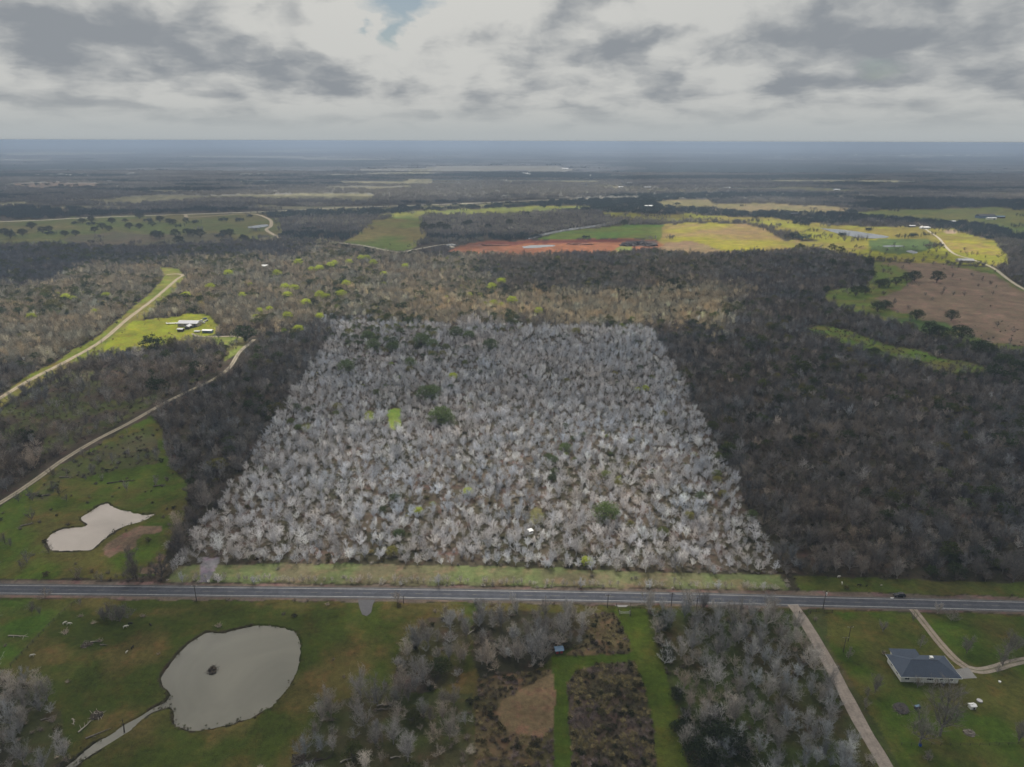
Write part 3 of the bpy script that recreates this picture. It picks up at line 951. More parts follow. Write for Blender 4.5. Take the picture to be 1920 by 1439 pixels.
def leafy_tree(seed, lod, wide=1.25, h=9.0, rad=5.2, leaf=None):
    """spreading evergreen oak: trunk, limbs, lobes of small leaf sprays with gaps between"""
    global rnd
    rnd = random.Random(seed)
    tk, cr = MB(), MB()
    fork = Vector((rnd.uniform(-.3, .3), rnd.uniform(-.3, .3), h * .15))
    tk.bar((0, 0, -.3), fork, .42, .34, (7, 5, 4)[lod], False)
    nlobe = (34, 24, 11)[lod]
    per = (80, 36, 16)[lod]
    ls = leaf or (.27, .46, .95)[lod]
    for i in range(nlobe):
        a = i * 2.399 + rnd.uniform(-.4, .4)
        rr = rad * math.sqrt((i + .5) / nlobe) * rnd.uniform(.8, 1.05)
        zt = h * (.88 - .46 * (rr / rad) ** 2) * (rnd.uniform(.88, 1.08) if i % 3 else rnd.uniform(.50, .80))
        c = Vector((math.cos(a) * rr, math.sin(a) * rr, zt))
        if i % (2 if lod < 2 else 4) == 0:
            mid = fork.lerp(c, .55) + Vector((0, 0, -h * .07))
            tk.bar(fork, mid, .2, .12, 4, False)
            tk.bar(mid, c, .12, .04, 4, False)
        lr = rnd.uniform(.9, 1.75) * rad / 5.2
        for k in range(per):
            d = Vector((rnd.gauss(0, 1), rnd.gauss(0, 1), rnd.gauss(0, 1))).normalized()
            q = c + Vector((d.x * lr * wide, d.y * lr * wide, d.z * lr * .75)) * rnd.uniform(.55, 1.05)
            cr.leaf(q, ls * rnd.uniform(.7, 1.3))
    return tk, cr


def shrub_proto(seed, leafy=False):
    global rnd
    rnd = random.Random(seed)
    m = MB()
    for i in range(26):
        a = rnd.uniform(0, 6.283)
        t = rnd.uniform(.1, 1.0)
        e = Vector((math.cos(a) * t * 1.5, math.sin(a) * t * 1.5, rnd.uniform(.8, 2.2) * (1.1 - .4 * t)))
        s = Vector((e.x * .25, e.y * .25, 0))
        m.blade(s, e, .10)
        for k in range(4):
            p = s.lerp(e, rnd.uniform(.35, 1))
            m.blade(p, p + Vector((rnd.gauss(0, .5), rnd.gauss(0, .5), rnd.uniform(.0, .6))), .085)
    return m


def two_mat_mesh(name, tk, cr, matc):
    """trunk and crown in one mesh, for the massed wood"""
    me = mesh(name, tk.v + cr.v, tk.f + [tuple(i + len(tk.v) for i in f) for f in cr.f])
    me.materials.append(M['bark'])
    me.materials.append(matc)
    mi = np.zeros(len(me.polygons), np.int32)
    mi[len(tk.f):] = 1
    me.polygons.foreach_set('material_index', mi)
    return me


NPROTO = 9
BARE0, BARE1, OAK0, OAK1 = [], [], [], []
for i in range(NPROTO):
    tk, cr = bare_tree(100 + i, 0)
    mt, mc = tk.mesh('trunk'), cr.mesh('crown')
    mt.materials.append(M['bark'])
    mc.materials.append(M['bark'])
    BARE0.append((mt, mc))
    tk, cr = bare_tree(200 + i, 1)
    BARE1.append(two_mat_mesh('bare_tree_mass', tk, cr, M['bark']))
for i in range(4):
    tk, cr = leafy_tree(300 + i, 0, h=rnd.uniform(8, 10.5))
    mt, mc = tk.mesh('trunk'), cr.mesh('crown')
    mt.materials.append(M['bark'])
    mc.materials.append(M['leaf'])
    OAK0.append((mt, mc))
    tk, cr = leafy_tree(320 + i, 1, h=rnd.uniform(8, 10.5))
    OAK1.append(two_mat_mesh('oak_mass', tk, cr, M['leaf']))
SHRUB = []
for i in range(4):
    me = shrub_proto(400 + i).mesh('shrub_mass')
    me.materials.append(M['bark'])
    SHRUB.append(me)
LEAFSHRUB = []
for i in range(3):
    tk, cr = leafy_tree(430 + i, 2, h=2.4, rad=1.6, leaf=.34)
    LEAFSHRUB.append(two_mat_mesh('leafy_shrub_mass', tk, cr, M['leaf']))


def clump(seed, nb, no, size, lod_h=11.0):
    """a stand of far trees on a patch of `size` metres"""
    rr = random.Random(seed)
    va, fa, mi = [], [], []
    for i in range(nb + no):
        leafy = i >= nb
        tk, cr = (leafy_tree(seed * 31 + i, 2) if leafy else bare_tree(seed * 31 + i, 2))
        ox, oy, a, s = rr.uniform(-.5, .5) * size, rr.uniform(-.5, .5) * size, rr.uniform(0, 6.28), rr.uniform(.75, 1.1)
        c, sn = math.cos(a) * s, math.sin(a) * s
        for src, mm in ((tk, 0), (cr, 1 if leafy else 0)):
            off = len(va)
            va += [(v[0] * c - v[1] * sn + ox, v[0] * sn + v[1] * c + oy, v[2] * s) for v in src.v]
            fa += [tuple(q + off for q in f) for f in src.f]
            mi += [mm] * len(src.f)
    me = mesh('stand', va, fa)
    me.materials.append(M['bark'])
    me.materials.append(M['leaf'])
    me.polygons.foreach_set('material_index', mi)
    return me


def canopy(seed, size=130.0):
    """far wood: a rough lumpy canopy patch with ragged edges"""
    r = np.random.default_rng(seed)
    n = 15
    g = (np.arange(n) / (n - 1) - .5) * size
    X, Y = np.meshgrid(g, g)
    e = np.clip(1.25 - 2.3 * np.hypot(X, Y) / size - .5 * (fbm(X * .05 + seed, Y * .05, 3, seed) - .5), 0, 1)
    Zh = np.where(e > 0.02, 6.0 + r.uniform(-3.5, 5.0, X.shape) + e * 2, -1.0)
    X = X + r.uniform(-3, 3, X.shape)
    Y = Y + r.uniform(-3, 3, Y.shape)
    idx = np.arange(n * n).reshape(n, n)
    q = np.stack([idx[:-1, :-1], idx[:-1, 1:], idx[1:, 1:], idx[1:, :-1]], -1).reshape(-1, 4)
    me = mesh('canopy', np.stack([X, Y, Zh], -1).reshape(-1, 3), q)
    me.materials.append(M['bark'])
    return me


STAND = [clump(50 + i, 7, 1, 26) for i in range(4)] + [clump(60, 3, 4, 26)]
CANOPY = [canopy(70 + i) for i in range(4)]


def proto_collection(name, meshes):
    c = bpy.data.collections.new(name)
    for i, me in enumerate(meshes):
        o = bpy.data.objects.new('%s_%02d' % (name, i), me)
        c.objects.link(o)
    return c


def scatter(name, label, cat, pts, rot, scl, tint, idx, meshes):
    """one uncountable mass: points that carry instanced plants"""
    n = len(pts)
    me = bpy.data.meshes.new(name)
    me.vertices.add(n)
    me.vertices.foreach_set('co', pts.astype(np.float32).ravel())
    for nm, typ, arr in (('rot', 'FLOAT_VECTOR', rot), ('scl', 'FLOAT_VECTOR', scl)):
        a = me.attributes.new(nm, typ, 'POINT')
        a.data.foreach_set('vector', arr.astype(np.float32).ravel())
    a = me.attributes.new('tint', 'FLOAT_COLOR', 'POINT')
    a.data.foreach_set('color', np.concatenate([tint, np.ones((n, 1))], 1).astype(np.float32).ravel())
    a = me.attributes.new('idx', 'INT', 'POINT')
    a.data.foreach_set('value', idx.astype(np.int32))
    o = obj(name, me)
    ng = bpy.data.node_groups.new('scatter_' + name, 'GeometryNodeTree')
    ng.interface.new_socket('Geometry', in_out='INPUT', socket_type='NodeSocketGeometry')
    ng.interface.new_socket('Geometry', in_out='OUTPUT', socket_type='NodeSocketGeometry')
    N = ng.nodes
    gi, go = N.new('NodeGroupInput'), N.new('NodeGroupOutput')
    ci = N.new('GeometryNodeCollectionInfo')
    ci.inputs['Collection'].default_value = proto_collection(name + '_source', meshes)
    ci.inputs['Separate Children'].default_value = True
    ci.inputs['Reset Children'].default_value = True
    ip = N.new('GeometryNodeInstanceOnPoints')
    ip.inputs['Pick Instance'].default_value = True

    def attr(nm, typ):
        q = N.new('GeometryNodeInputNamedAttribute')
        q.data_type = typ
        q.inputs['Name'].default_value = nm
        return q.outputs[0]
    L = ng.links.new
    L(gi.outputs[0], ip.inputs['Points'])
    L(ci.outputs[0], ip.inputs['Instance'])
    L(attr('idx', 'INT'), ip.inputs['Instance Index'])
    L(attr('rot', 'FLOAT_VECTOR'), ip.inputs['Rotation'])
    L(attr('scl', 'FLOAT_VECTOR'), ip.inputs['Scale'])
    L(ip.outputs[0], go.inputs[0])
    md = o.modifiers.new('scatter', 'NODES')
    md.node_group = ng
    return tag(o, label, cat, kind='stuff')


# ------------------------------------------------------------------ where the trees stand
def track_clear(x, y):
    """True where no road, track or water lies"""
    ok = np.ones(x.shape, bool)
    u, v, w = project(x, y)
    ok &= np.abs(v - road_v(u)) > np.where((u > 305) & (u < 1492), 12, 16)
    for pts, wd in TRACKS:
        c = spline([P(*p)[:] for p in pts], 8)[:, :2]
        bb = (x > c[:, 0].min() - wd) & (x < c[:, 0].max() + wd) & (y > c[:, 1].min() - wd) & (y < c[:, 1].max() + wd)
        if not bb.any():
            continue
        xx, yy = x[bb], y[bb]
        dm = np.full(xx.shape, 1e9)
        for i in range(len(c) - 1):
            ab = c[i + 1] - c[i]
            t = np.clip(((xx - c[i, 0]) * ab[0] + (yy - c[i, 1]) * ab[1]) / (ab @ ab + 1e-9), 0, 1)
            dm = np.minimum(dm, np.hypot(xx - c[i, 0] - t * ab[0], yy - c[i, 1] - t * ab[1]))
        o2 = ok[bb]
        o2 &= dm > wd * .75
        ok[bb] = o2
    for pond in (POND_A, POND_B, LAKE, CREEK, SMALL_POND):
        ok &= ~inside(u, v, pond)
    for (cu, cv, ru, rv) in ((352, 612, 38, 14), (388, 622, 20, 8), (1732, 1262, 85, 34), (685, 1140, 22, 20), (994, 1009, 8, 8), (1050, 1224, 14, 8), (1812, 490, 26, 8), (497, 501, 8, 5)):
        ok &= ((u - cu) / ru) ** 2 + ((v - cv) / rv) ** 2 > 1
    return ok


def candidates(y0, y1, step, margin=40.0, lat=.80):
    ys = np.arange(y0, y1, step)
    out = []
    for yy in ys:
        hw = lat * (yy * .942 + 64) + margin
        xs = np.arange(-hw, hw, step)
        out.append(np.stack([xs, np.full(len(xs), yy)], 1))
    p = np.concatenate(out)
    return p + rng.uniform(-.5, .5, p.shape) * step


def forest_of(u, v):
    tint = np.zeros(u.shape + (3,))
    spread, oak, bud = np.zeros(u.shape), np.zeros(u.shape), np.zeros(u.shape)
    wx, wy = u * .011, v * .022
    bu, bv = u + (fbm(wx, wy, 4, 131) - .5) * 150, v + (fbm(wx + 9, wy + 4, 4, 132) - .5) * 46
    bu, bv = bu + rng.normal(0, 14, u.shape), bv + rng.normal(0, 5, u.shape)
    for poly, c, s, ok_, bd in FT:
        m = inside(u, v, poly) if (poly is PLOT or poly is FT[0][0] or poly is FT[1][0]) else inside(bu, bv, poly) & ~((v > road_v(u)) | (inside(u, v, PLOT) & (poly is not FT[-1][0])))
        tint[m] = c
        spread[m], oak[m], bud[m] = s, ok_, bd
    return tint, spread, oak, bud


LEAF_T = np.array([(.068, .078, .028), (.052, .066, .026), (.115, .105, .038), (.044, .058, .028)])
BUD_T = np.array([(.26, .27, .06), (.27, .23, .09), (.20, .24, .055), (.28, .22, .12)])

trees = {'bare': [], 'oak': [], 'bud': []}       # rows: x, y, scale, w(depth), u, v, tint rgb


def place_trees():
    p = candidates(105, 1330, 4.35)
    x, y = p[:, 0], p[:, 1]
    u, v, w = project(x, y)
    ju, jv = jitter_uv(x, y, u, v, w)
    zi = zone_index(ju, jv)
    zb = np.array([z[4] for z in Z] + [1.0])
    zo = np.array([z[5] for z in Z] + [0.0])
    gaps = fbm(x * .03, y * .03, 3, 88)
    dens = zb[zi] * np.where(zi < 0, np.clip((gaps - .18) * 6, .55, 1), 1) * np.where(inside(ju, jv, PLOT), 1.0, .80)
    keep = (rng.random(len(x)) < dens + zo[zi]) & track_clear(x, y)
    x, y, u, v, w, zi, ju, jv = [a[keep] for a in (x, y, u, v, w, zi, ju, jv)]
    tint, spread, oak, bud = forest_of(ju, jv)
    clus = np.clip((fbm(x * .018, y * .018, 3, 91) - .40) * 7, 0, 2.2)
    r = rng.random(len(x))
    woods = zb[zi] > .3
    is_oak = (r < oak * clus) & woods
    is_bud = (~is_oak) & (r > 1 - bud * clus) & woods
    hue = fbm(x * .03, y * .03, 2, 95)[:, None]
    k = np.exp(rng.normal(0, 1, len(x)) * spread)[:, None]
    warm = 1 + (rng.random((len(x), 1)) - .5) * np.array([[.16, .02, -.16]]) + (hue - .5) * np.array([[.25, .0, -.25]])
    warm = np.where(inside(ju, jv, PLOT)[:, None], 1 + (warm - 1) * .5, warm)
    tb = np.clip(tint * k * warm, .02, .84)
    inplot = inside(ju, jv, PLOT)[:, None]
    tl = LEAF_T[rng.integers(0, 4, len(x))] * np.exp(rng.normal(0, .2, (len(x), 1))) * np.where(inplot, 1.7, 1.0)  # leaves inside the plot get its painted brightness
    ty = BUD_T[rng.integers(0, 4, len(x))] * np.exp(rng.normal(0, .15, (len(x), 1)))
    sc = np.clip(rng.normal(.76, .21, len(x)), .34, 1.35) * np.where(woods, 1, .85) * np.where(inplot[:, 0], .74, np.where(v > road_v(u), .9, .95))
    sc *= np.where(rng.random(len(x)) < .05, 1.35, 1)
    for kind, m, t in (('bare', ~is_oak & ~is_bud, tb), ('oak', is_oak, tl), ('bud', is_bud, ty)):
        s = sc[m] * (1.0 if kind == 'bare' else .92 if kind == 'oak' else .62)
        trees[kind].append(np.column_stack([x[m], y[m], s, w[m], u[m], v[m], t[m]]))


def place_extra(kind, pts, tint, smin=.8, smax=1.1):
    """trees picked out one by one in the photograph (foot of the trunk)"""
    rows = []
    for q in pts:
        g = P(q[0], q[1])
        s = rnd.uniform(smin, smax) * (q[2] if len(q) > 2 else 1.0)
        u, v, w = project(np.array([g.x]), np.array([g.y]))
        t = np.array(tint) * rnd.uniform(.8, 1.2)
        rows.append([g.x, g.y, s, w[0], q[0], q[1], *t])
    trees[kind].append(np.array(rows))


place_trees()
DKL = (.042, .055, .024)
# oaks standing in the open pastures
OAK_R = [(1604, 556, 1.0), (1622, 552), (1645, 585, 1.1), (1660, 580), (1612, 520), (1632, 522), (1648, 540), (1658, 538), (1680, 535), (1700, 530), (1714, 528, 1.1), (1756, 530, 1.2),
         (1718, 601, 1.1), (1783, 602, 1.1), (1684, 616, .5), (1800, 640, 1.2), (1742, 632, 1.1), (1762, 634, 1.1), (1836, 668, 1.1), (1880, 690, 1.3), (1905, 700, 1.3), (1862, 712, 1.2), (1560, 470), (1575, 478), (1500, 470, 1.1), (1540, 492, 1.1), (1560, 500, 1.2), (1585, 505)]
place_extra('oak', OAK_R, DKL, 1.25, 1.7)
OAK_L = [(155, 420), (172, 418), (262, 411, 1.4), (235, 417), (192, 431), (205, 434), (142, 443), (122, 444), (178, 436), (243, 430), (262, 430), (286, 425), (325, 422), (318, 421), (350, 420), (292, 447, 1.3),
         (300, 449, 1.2), (330, 446, 1.2), (337, 460, 1.2), (362, 444, 1.2), (376, 446, 1.3), (352, 442), (420, 444), (432, 445), (458, 454, 1.1), (43, 443), (20, 448, 1.3), (10, 441), (92, 436), (80, 438), (60, 430), (210, 420), (300, 418)]
place_extra('oak', OAK_L, (.034, .045, .030), 1.5, 2.0)
OAK_C = [(795, 431, 1.3), (810, 433, 1.4), (825, 431, 1.3), (838, 434, 1.3), (845, 430), (872, 427, 1.1), (880, 424, 1.1), (916, 431, 1.2), (955, 424), (990, 405), (1170, 424, 1.2), (460, 640, 1.2), (287, 660, 1.1), (294, 735, 1.0)]
place_extra('oak', OAK_C, (.040, .052, .028), 1.3, 1.8)
# evergreens inside the plot and the lower wood
place_extra('oak', [(1135, 978, 1.05), (826, 795, 1.2), (838, 800), (798, 752, 1.0), (812, 748), (700, 660), (736, 662, 1.0), (790, 650, 1.2), (812, 655), (690, 640), (880, 638, 1.1), (920, 660, 1.0), (856, 634), (650, 700), (770, 690, .9), (1060, 850, .7)], (.11, .145, .060), 1.1, 1.5)
place_extra('oak', [(1268, 1310, .62), (1300, 1395, .9), (1330, 1380, .9), (1350, 1400), (1310, 1430, 1.1), (1345, 1440), (1285, 1375, .7), (1380, 1415), (1245, 1185, .6), (1252, 1235, .6), (1265, 1370, .4), (1340, 1350, .8)], (.032, .043, .020))
place_extra('oak', [(1560, 1330, .6)], (.07, .085, .02))
place_extra('bud', [(470, 538, .7), (125, 565, .8), (140, 566, .7), (535, 545), (552, 548), (540, 560), (600, 562, .9), (612, 563, .9), (505, 585, .8), (488, 590, .7), (480, 600, .7), (620, 505, .9), (628, 500), (655, 498), (678, 490), (688, 490), (600, 510), (585, 512, .8),
                    (925, 575, .9), (940, 578, .8), (960, 572), (922, 545), (940, 535), (850, 712, .55), (878, 930, .55), (1210, 735, .6), (1195, 735, .5), (1100, 1062, .45), (785, 965, .45), (690, 790, .4), (430, 520), (455, 560, .9), (520, 520), (560, 500), (575, 575), (640, 560), (650, 540, .9), (700, 500), (720, 520, .8), (395, 545, .9), (350, 560, .8), (60, 600, .8), (200, 560, .9), (180, 590, .8), (600, 600, .8), (540, 600, .9), (560, 625, .8), (1010, 590, .8), (880, 560, .8), (760, 505, .9)], (.46, .50, .07), 1.0, 1.4)
# single bare trees picked out in open ground
BARE_Y = [(1783, 1165, .55), (1788, 1165, .6), (1812, 1225, .8), (1890, 1225, 1.0), (1880, 1250, .8), (1712, 1165, .5), (1655, 1185, .6), (1725, 1215, .55), (1724, 1395, 1.6), (1762, 1380, 1.9), (1720, 1290, .6), (1590, 1235, .5), (1640, 1300, .7), (1626, 1305, .5), (1622, 1330, .6), (1910, 1390, .8), (1738, 1425, .5), (1870, 1262, .5), (1905, 1220, .8)]
place_extra('bare', BARE_Y, (.20, .185, .165))
BARE_L = [(60, 975, .8), (62, 940, .5), (125, 940, .6), (195, 1165, .7), (210, 1166, .75), (225, 1166, .75), (240, 1160, .7), (200, 1158, .7), (218, 1156, .7), (232, 1152, .65), (188, 1156, .6), (206, 1150, .6), (60, 1150, .7), (75, 1152, .5), (10, 1020, .8), (20, 1025, .7), (150, 1136, .4), (240, 1075, .35), (232, 1083, .4), (250, 1084, .42), (268, 1086, .4), (282, 1084, .42), (220, 1086, .35), (292, 1080, .4)]
place_extra('bare', BARE_L, (.16, .145, .135))
# the thin row of pale young trees along the plot's road fence
ROWT = [(u, road_v(u) - 21.5 + rnd.uniform(-2, 2.5), rnd.uniform(.26, .46)) for u in np.arange(335, 1478, 9.5) + np.array([rnd.uniform(-4, 4) for _ in range(121)]) if rnd.random() < .8]
place_extra('bare', ROWT, (.46, .42, .38))
# line of trees between the distant fields
for (a, b_, n, s) in (((1290, 412), (1800, 428), 60, .9), ((1250, 404), (1600, 412), 60, .9), ((1470, 438), (1620, 452), 60, .8), ((1240, 395), (1440, 402), 30, .8), ((1690, 420), (1900, 450), 60, 1.0), ((1880, 450), (1925, 510), 60, 1.1),
                      ((1550, 480), (1880, 498), 26, .8), ((1640, 510), (1800, 560), 10, .9), ((900, 440), (1140, 424), 60, .9), ((830, 440), (1000, 446), 40, .9), ((960, 404), (1250, 412), 80, .9), ((470, 400), (1080, 378), 90, .9)):
    pts = []
    for i in range(n):
        t = rnd.random()
        pts.append((a[0] + (b_[0] - a[0]) * t + rnd.gauss(0, 8), a[1] + (b_[1] - a[1]) * t + rnd.gauss(0, 2.2), s))
    place_extra('bare', pts, (.20, .18, .155))

BARE = np.concatenate(trees['bare'])
OAK = np.concatenate(trees['oak'])
BUD = np.concatenate(trees['bud'])
for A in (BARE, OAK, BUD):
    A[:, 2] = np.clip(A[:, 2], .1, 2)


def bare_label(u, v):
    if v > road_v(u):
        if u > 1490:
            if v < 1160 and u > 1760:
                return 'small bare tree beside the road right of the house driveway mouth', 'lawn trees right of the driveway'
            if u > 1795 and v < 1300:
                return 'bare tree on the lawn beside the forked track right of the house', 'lawn trees by the forked track'
            if v < 1230:
                return 'small bare tree on the lawn between road and house', 'lawn trees between road and house'
            if v > 1340 and u < 1800:
                return 'bare yard tree near the blue barrel below the house', 'yard trees near the blue barrel'
            if u > 1800:
                return 'bare tree at the far right of the lower lawn', 'lawn trees at far right'
            return 'small bare tree on the lawn between gravel drive and house', 'lawn trees beside the gravel drive'
        if u > 1212:
            row = 'roadside end' if v < 1200 else 'upper middle' if v < 1290 else 'lower middle' if v < 1370 else 'bottom end'
            side = 'beside the grass lane' if u < 1350 else 'beside the gravel drive' if u > 1480 else 'well inside'
            return 'bare grey tree at the %s of the lane wood, %s' % (row, side), 'lane wood trees, %s, %s' % (row, side)
        if u > 884:
            return 'bare grey tree in the thicket below the road beside the mown grass lanes', 'bare trees beside the mown lanes'
        if u > 560:
            if v < 1300:
                return 'bare grey tree in the dense upper column of the grove left of the tan fields', 'bare trees of the upper grove'
            return 'bare tree in the lower grove %s the forked fallen tree' % ('left of' if u < 725 else 'right of'), 'bare trees of the lower grove'
        if v < 1200:
            return 'small bare tree in the twiggy clump beside the road above the big pond', 'bare trees of the roadside clump'
        return 'bare grey tree in the thicket beside the big pond inlet', 'bare trees by the inlet'
    if inside(np.array([u]), np.array([v]), PLOT)[0]:
        if v > 1068:
            return 'pale young tree in the thin row along the roadside fence', 'young trees along the fence'
        for lim, lab in ((430, 'by the blue gravel patch'), (640, 'left of the driveway apron'), (860, 'behind the driveway apron'), (1080, 'in front of the white box blind'), (1280, 'behind the cream signboard'), (1400, 'right of the cream signboard')):
            if u < lim:
                return 'bare tree of the light wood, brightness painted in its bark, ' + lab, 'pale trees ' + lab
        return 'bare tree, brightness painted in its bark, at the right corner of the light wood near the cattle', 'pale trees near the cattle corner'
    if u < 500:
        return 'bare tree in the pasture round the tan kidney-shaped pond', 'bare trees round the tan pond'
    for lim, lab in ((1560, 'left of the cattle'), (1640, 'behind the cattle'), (1740, 'behind the black car'), (1840, 'right of the black car')):
        if u < lim:
            return 'dark bare tree at the verge edge of the shaded wood, ' + lab, 'shaded wood trees ' + lab
    return 'dark bare tree of the shaded wood at the far right of the cattle verge', 'shaded wood trees at far right'


def individuals(A, n, name, protos, labeller, cat='tree', leafy=False, sel=None):
    """the trees that show largest, each an object with trunk and crown; returns the rest"""
    vis = (A[:, 4] > -25) & (A[:, 4] < 1945) & (A[:, 5] < 1455)
    size = np.where(vis, A[:, 2] / A[:, 3], 0)
    if sel is not None:
        size = size * np.where(sel(A), 1, .2)
    order = np.argsort(-size)
    pick = [i for i in order[:n] if size[i] > 0]
    for i in pick:
        r = A[i]
        mt, mc = protos[int(rng.integers(0, len(protos)))]
        lab, grp = labeller(r[4], r[5])
        t = thing(name, lab, cat, (r[0], r[1], 0), float(rng.uniform(0, 6.28)), grp, float(r[2]))
        a, c = obj('trunk', mt, None, t), obj('crown', mc, None, t)
        tint = [float(q) for q in r[6:9]]
        c['tint'] = tint
        a['tint'] = [.13, .115, .10] if leafy else [q * .95 for q in tint]
    rest = np.ones(len(A), bool)
    rest[pick] = False
    return A[rest]


def oak_label(u, v):
    if v > road_v(u):
        return 'dark evergreen in the lower edge of the wood beside the grass lane', 'evergreens beside the grass lane'
    if inside(np.array([u]), np.array([v]), PLOT)[0]:
        return 'green live oak among the pale bare trees of the light wood', 'live oaks in the light wood'
    if u > 1480 and v > 480 and v < 720:
        if v < 560:
            return 'dark live oak at the %s of the brown pasture' % ('upper left end' if u < 1665 else 'upper edge'), 'live oaks of the upper brown pasture'
        if u < 1700:
            return 'dark live oak in the green left corner of the brown pasture', 'live oaks of the green pasture corner'
        return 'dark round-crowned live oak along the lower edge of the brown pasture', 'live oaks of the lower brown pasture'
    if u < 470 and v < 465:
        return 'dark live oak dotted over the far pasture below the pale road', 'live oaks of the far pasture'
    if v < 470:
        return 'dark live oak in the grove behind the clay pit', 'live oaks behind the clay pit'
    if u > 1240:
        return 'olive-green live oak in the shaded wood right of the light wood', 'live oaks in the shaded wood'
    if u < 640 and v > 600:
        return 'dark live oak in the brushy wood beside the farm tracks', 'live oaks by the farm tracks'
    return 'olive live oak in the tan sunlit wood behind the light wood', 'live oaks of the tan wood'


def bud_label(u, v):
    if inside(np.array([u]), np.array([v]), PLOT)[0]:
        return 'small lime-green budding tree among the pale bare trees', 'budding trees in the light wood'
    if v > road_v(u):
        return 'yellow-green budding tree in the wood below the road', 'budding trees below the road'
    return 'bright yellow-green budding tree in the woods beyond the light wood', 'budding trees beyond the light wood'


BARE = individuals(BARE, 300, 'bare_tree', BARE0, bare_label)
hand = lambda A: (A[:, 5] < 700) & (((A[:, 4] > 1545) & (A[:, 5] > 500)) | (A[:, 5] < 462)) | inside(A[:, 4], A[:, 5], PLOT) | (A[:, 5] > 1140)
OAK = individuals(OAK, 190, 'live_oak', OAK0, oak_label, leafy=True, sel=hand)
BUD = individuals(BUD, 120, 'budding_tree', OAK0, bud_label, leafy=True)


def mass(A, meshes, name, label):
    n = len(A)
    if n == 0:
        return
    pts = np.column_stack([A[:, 0], A[:, 1], np.zeros(n)])
    rot = np.column_stack([rng.normal(0, .05, n), rng.normal(0, .05, n), rng.uniform(0, 6.283, n)])
    s = A[:, 2]
    scl = np.column_stack([s * rng.uniform(.85, 1.15, n), s * rng.uniform(.85, 1.15, n), s * rng.uniform(.72, .98, n)])
    scatter(name, label, 'wood', pts, rot, scl, A[:, 6:9], rng.integers(0, len(meshes), n), meshes)


print('trees', len(BARE), len(OAK), len(BUD))
mass(BARE, BARE1, 'bare_forest', 'leafless grey-brown forest covering the land on both sides of the road')
mass(OAK, OAK1, 'evergreen_forest', 'scattered olive evergreen crowns within the leafless forest')
mass(BUD, OAK1, 'budding_forest', 'scattered yellow-green crowns coming into leaf')


def undergrowth():
    p = candidates(105, 760, 3.3)
    p2 = candidates(105, 290, 1.5)
    fine = np.concatenate([np.zeros(len(p), bool), np.ones(len(p2), bool)])
    p = np.concatenate([p, p2])
    x, y = p[:, 0], p[:, 1]
    u, v, w = project(x, y)
    ju, jv = jitter_uv(x, y, u, v, w)
    zi = zone_index(ju, jv)
    zs = np.array([z[6] for z in Z] + [.75])
    keep = (rng.random(len(x)) < zs[zi] * .8) & track_clear(x, y) & (~fine | (zs[zi] > .85))
    x, y, u, v, ju, jv, zi = [a[keep] for a in (x, y, u, v, ju, jv, zi)]
    tint, spread, oak, bud = forest_of(ju, jv)
    n = len(x)
    t = np.minimum(tint, .45) * .68 * np.exp(rng.normal(0, .28, (n, 1))) * np.array([1.06, .96, .86])
    thick = (zs[zi] > .85)
    pick = np.clip((fbm(x * .12, y * .12, 3, 14) * 6 - 1).astype(int), 0, 3)[thick]
    t[thick] = np.array([(.15, .12, .11), (.24, .20, .10), (.10, .085, .06), (.20, .155, .145)])[pick] * np.exp(rng.normal(0, .25, (int(thick.sum()), 1)))
    s = rng.uniform(.5, 1.1, n) * np.where(thick, .72, 1)
    green = (rng.random(n) < np.where(thick, .13, .06))
    for m, meshes, nm, lab in ((~green, SHRUB, 'undergrowth', 'low brown brush under and between the trees'), (green, LEAFSHRUB, 'bramble', 'dark green bramble patches in the brush')):
        k = int(m.sum())
        tt = t[m].copy()
        if nm == 'bramble':
            tt = np.array([(.040, .044, .022), (.07, .062, .032), (.10, .09, .045), (.034, .034, .022)])[rng.integers(0, 4, k)]
        A = np.column_stack([x[m], y[m], s[m], u[m], u[m], v[m], tt])
        mass(A, meshes, nm, lab)


undergrowth()


def reeds():
    rows = []
    for pond, n in ((POND_A, 190), (POND_B, 260)):
        c = spline([P(u, v)[:] for u, v in pond + [pond[0]]], 8)[:, :2]
        cen = c.mean(0)
        for i in range(n):
            k = int(rng.integers(0, len(c)))
            if fbm(np.array([c[k, 0] * .06]), np.array([c[k, 1] * .06]), 2, 8)[0] < .46:
                continue
            p = c[k] + rng.normal(0, .7, 2)
            t = np.array([(.05, .05, .02), (.075, .08, .025), (.10, .085, .05)])[int(rng.integers(0, 3))]
            rows.append([p[0], p[1], rng.uniform(.16, .42), 0, 0, 0, *t])
    mass(np.array(rows), SHRUB, 'reeds', 'low weedy growth along the pond banks')


reeds()


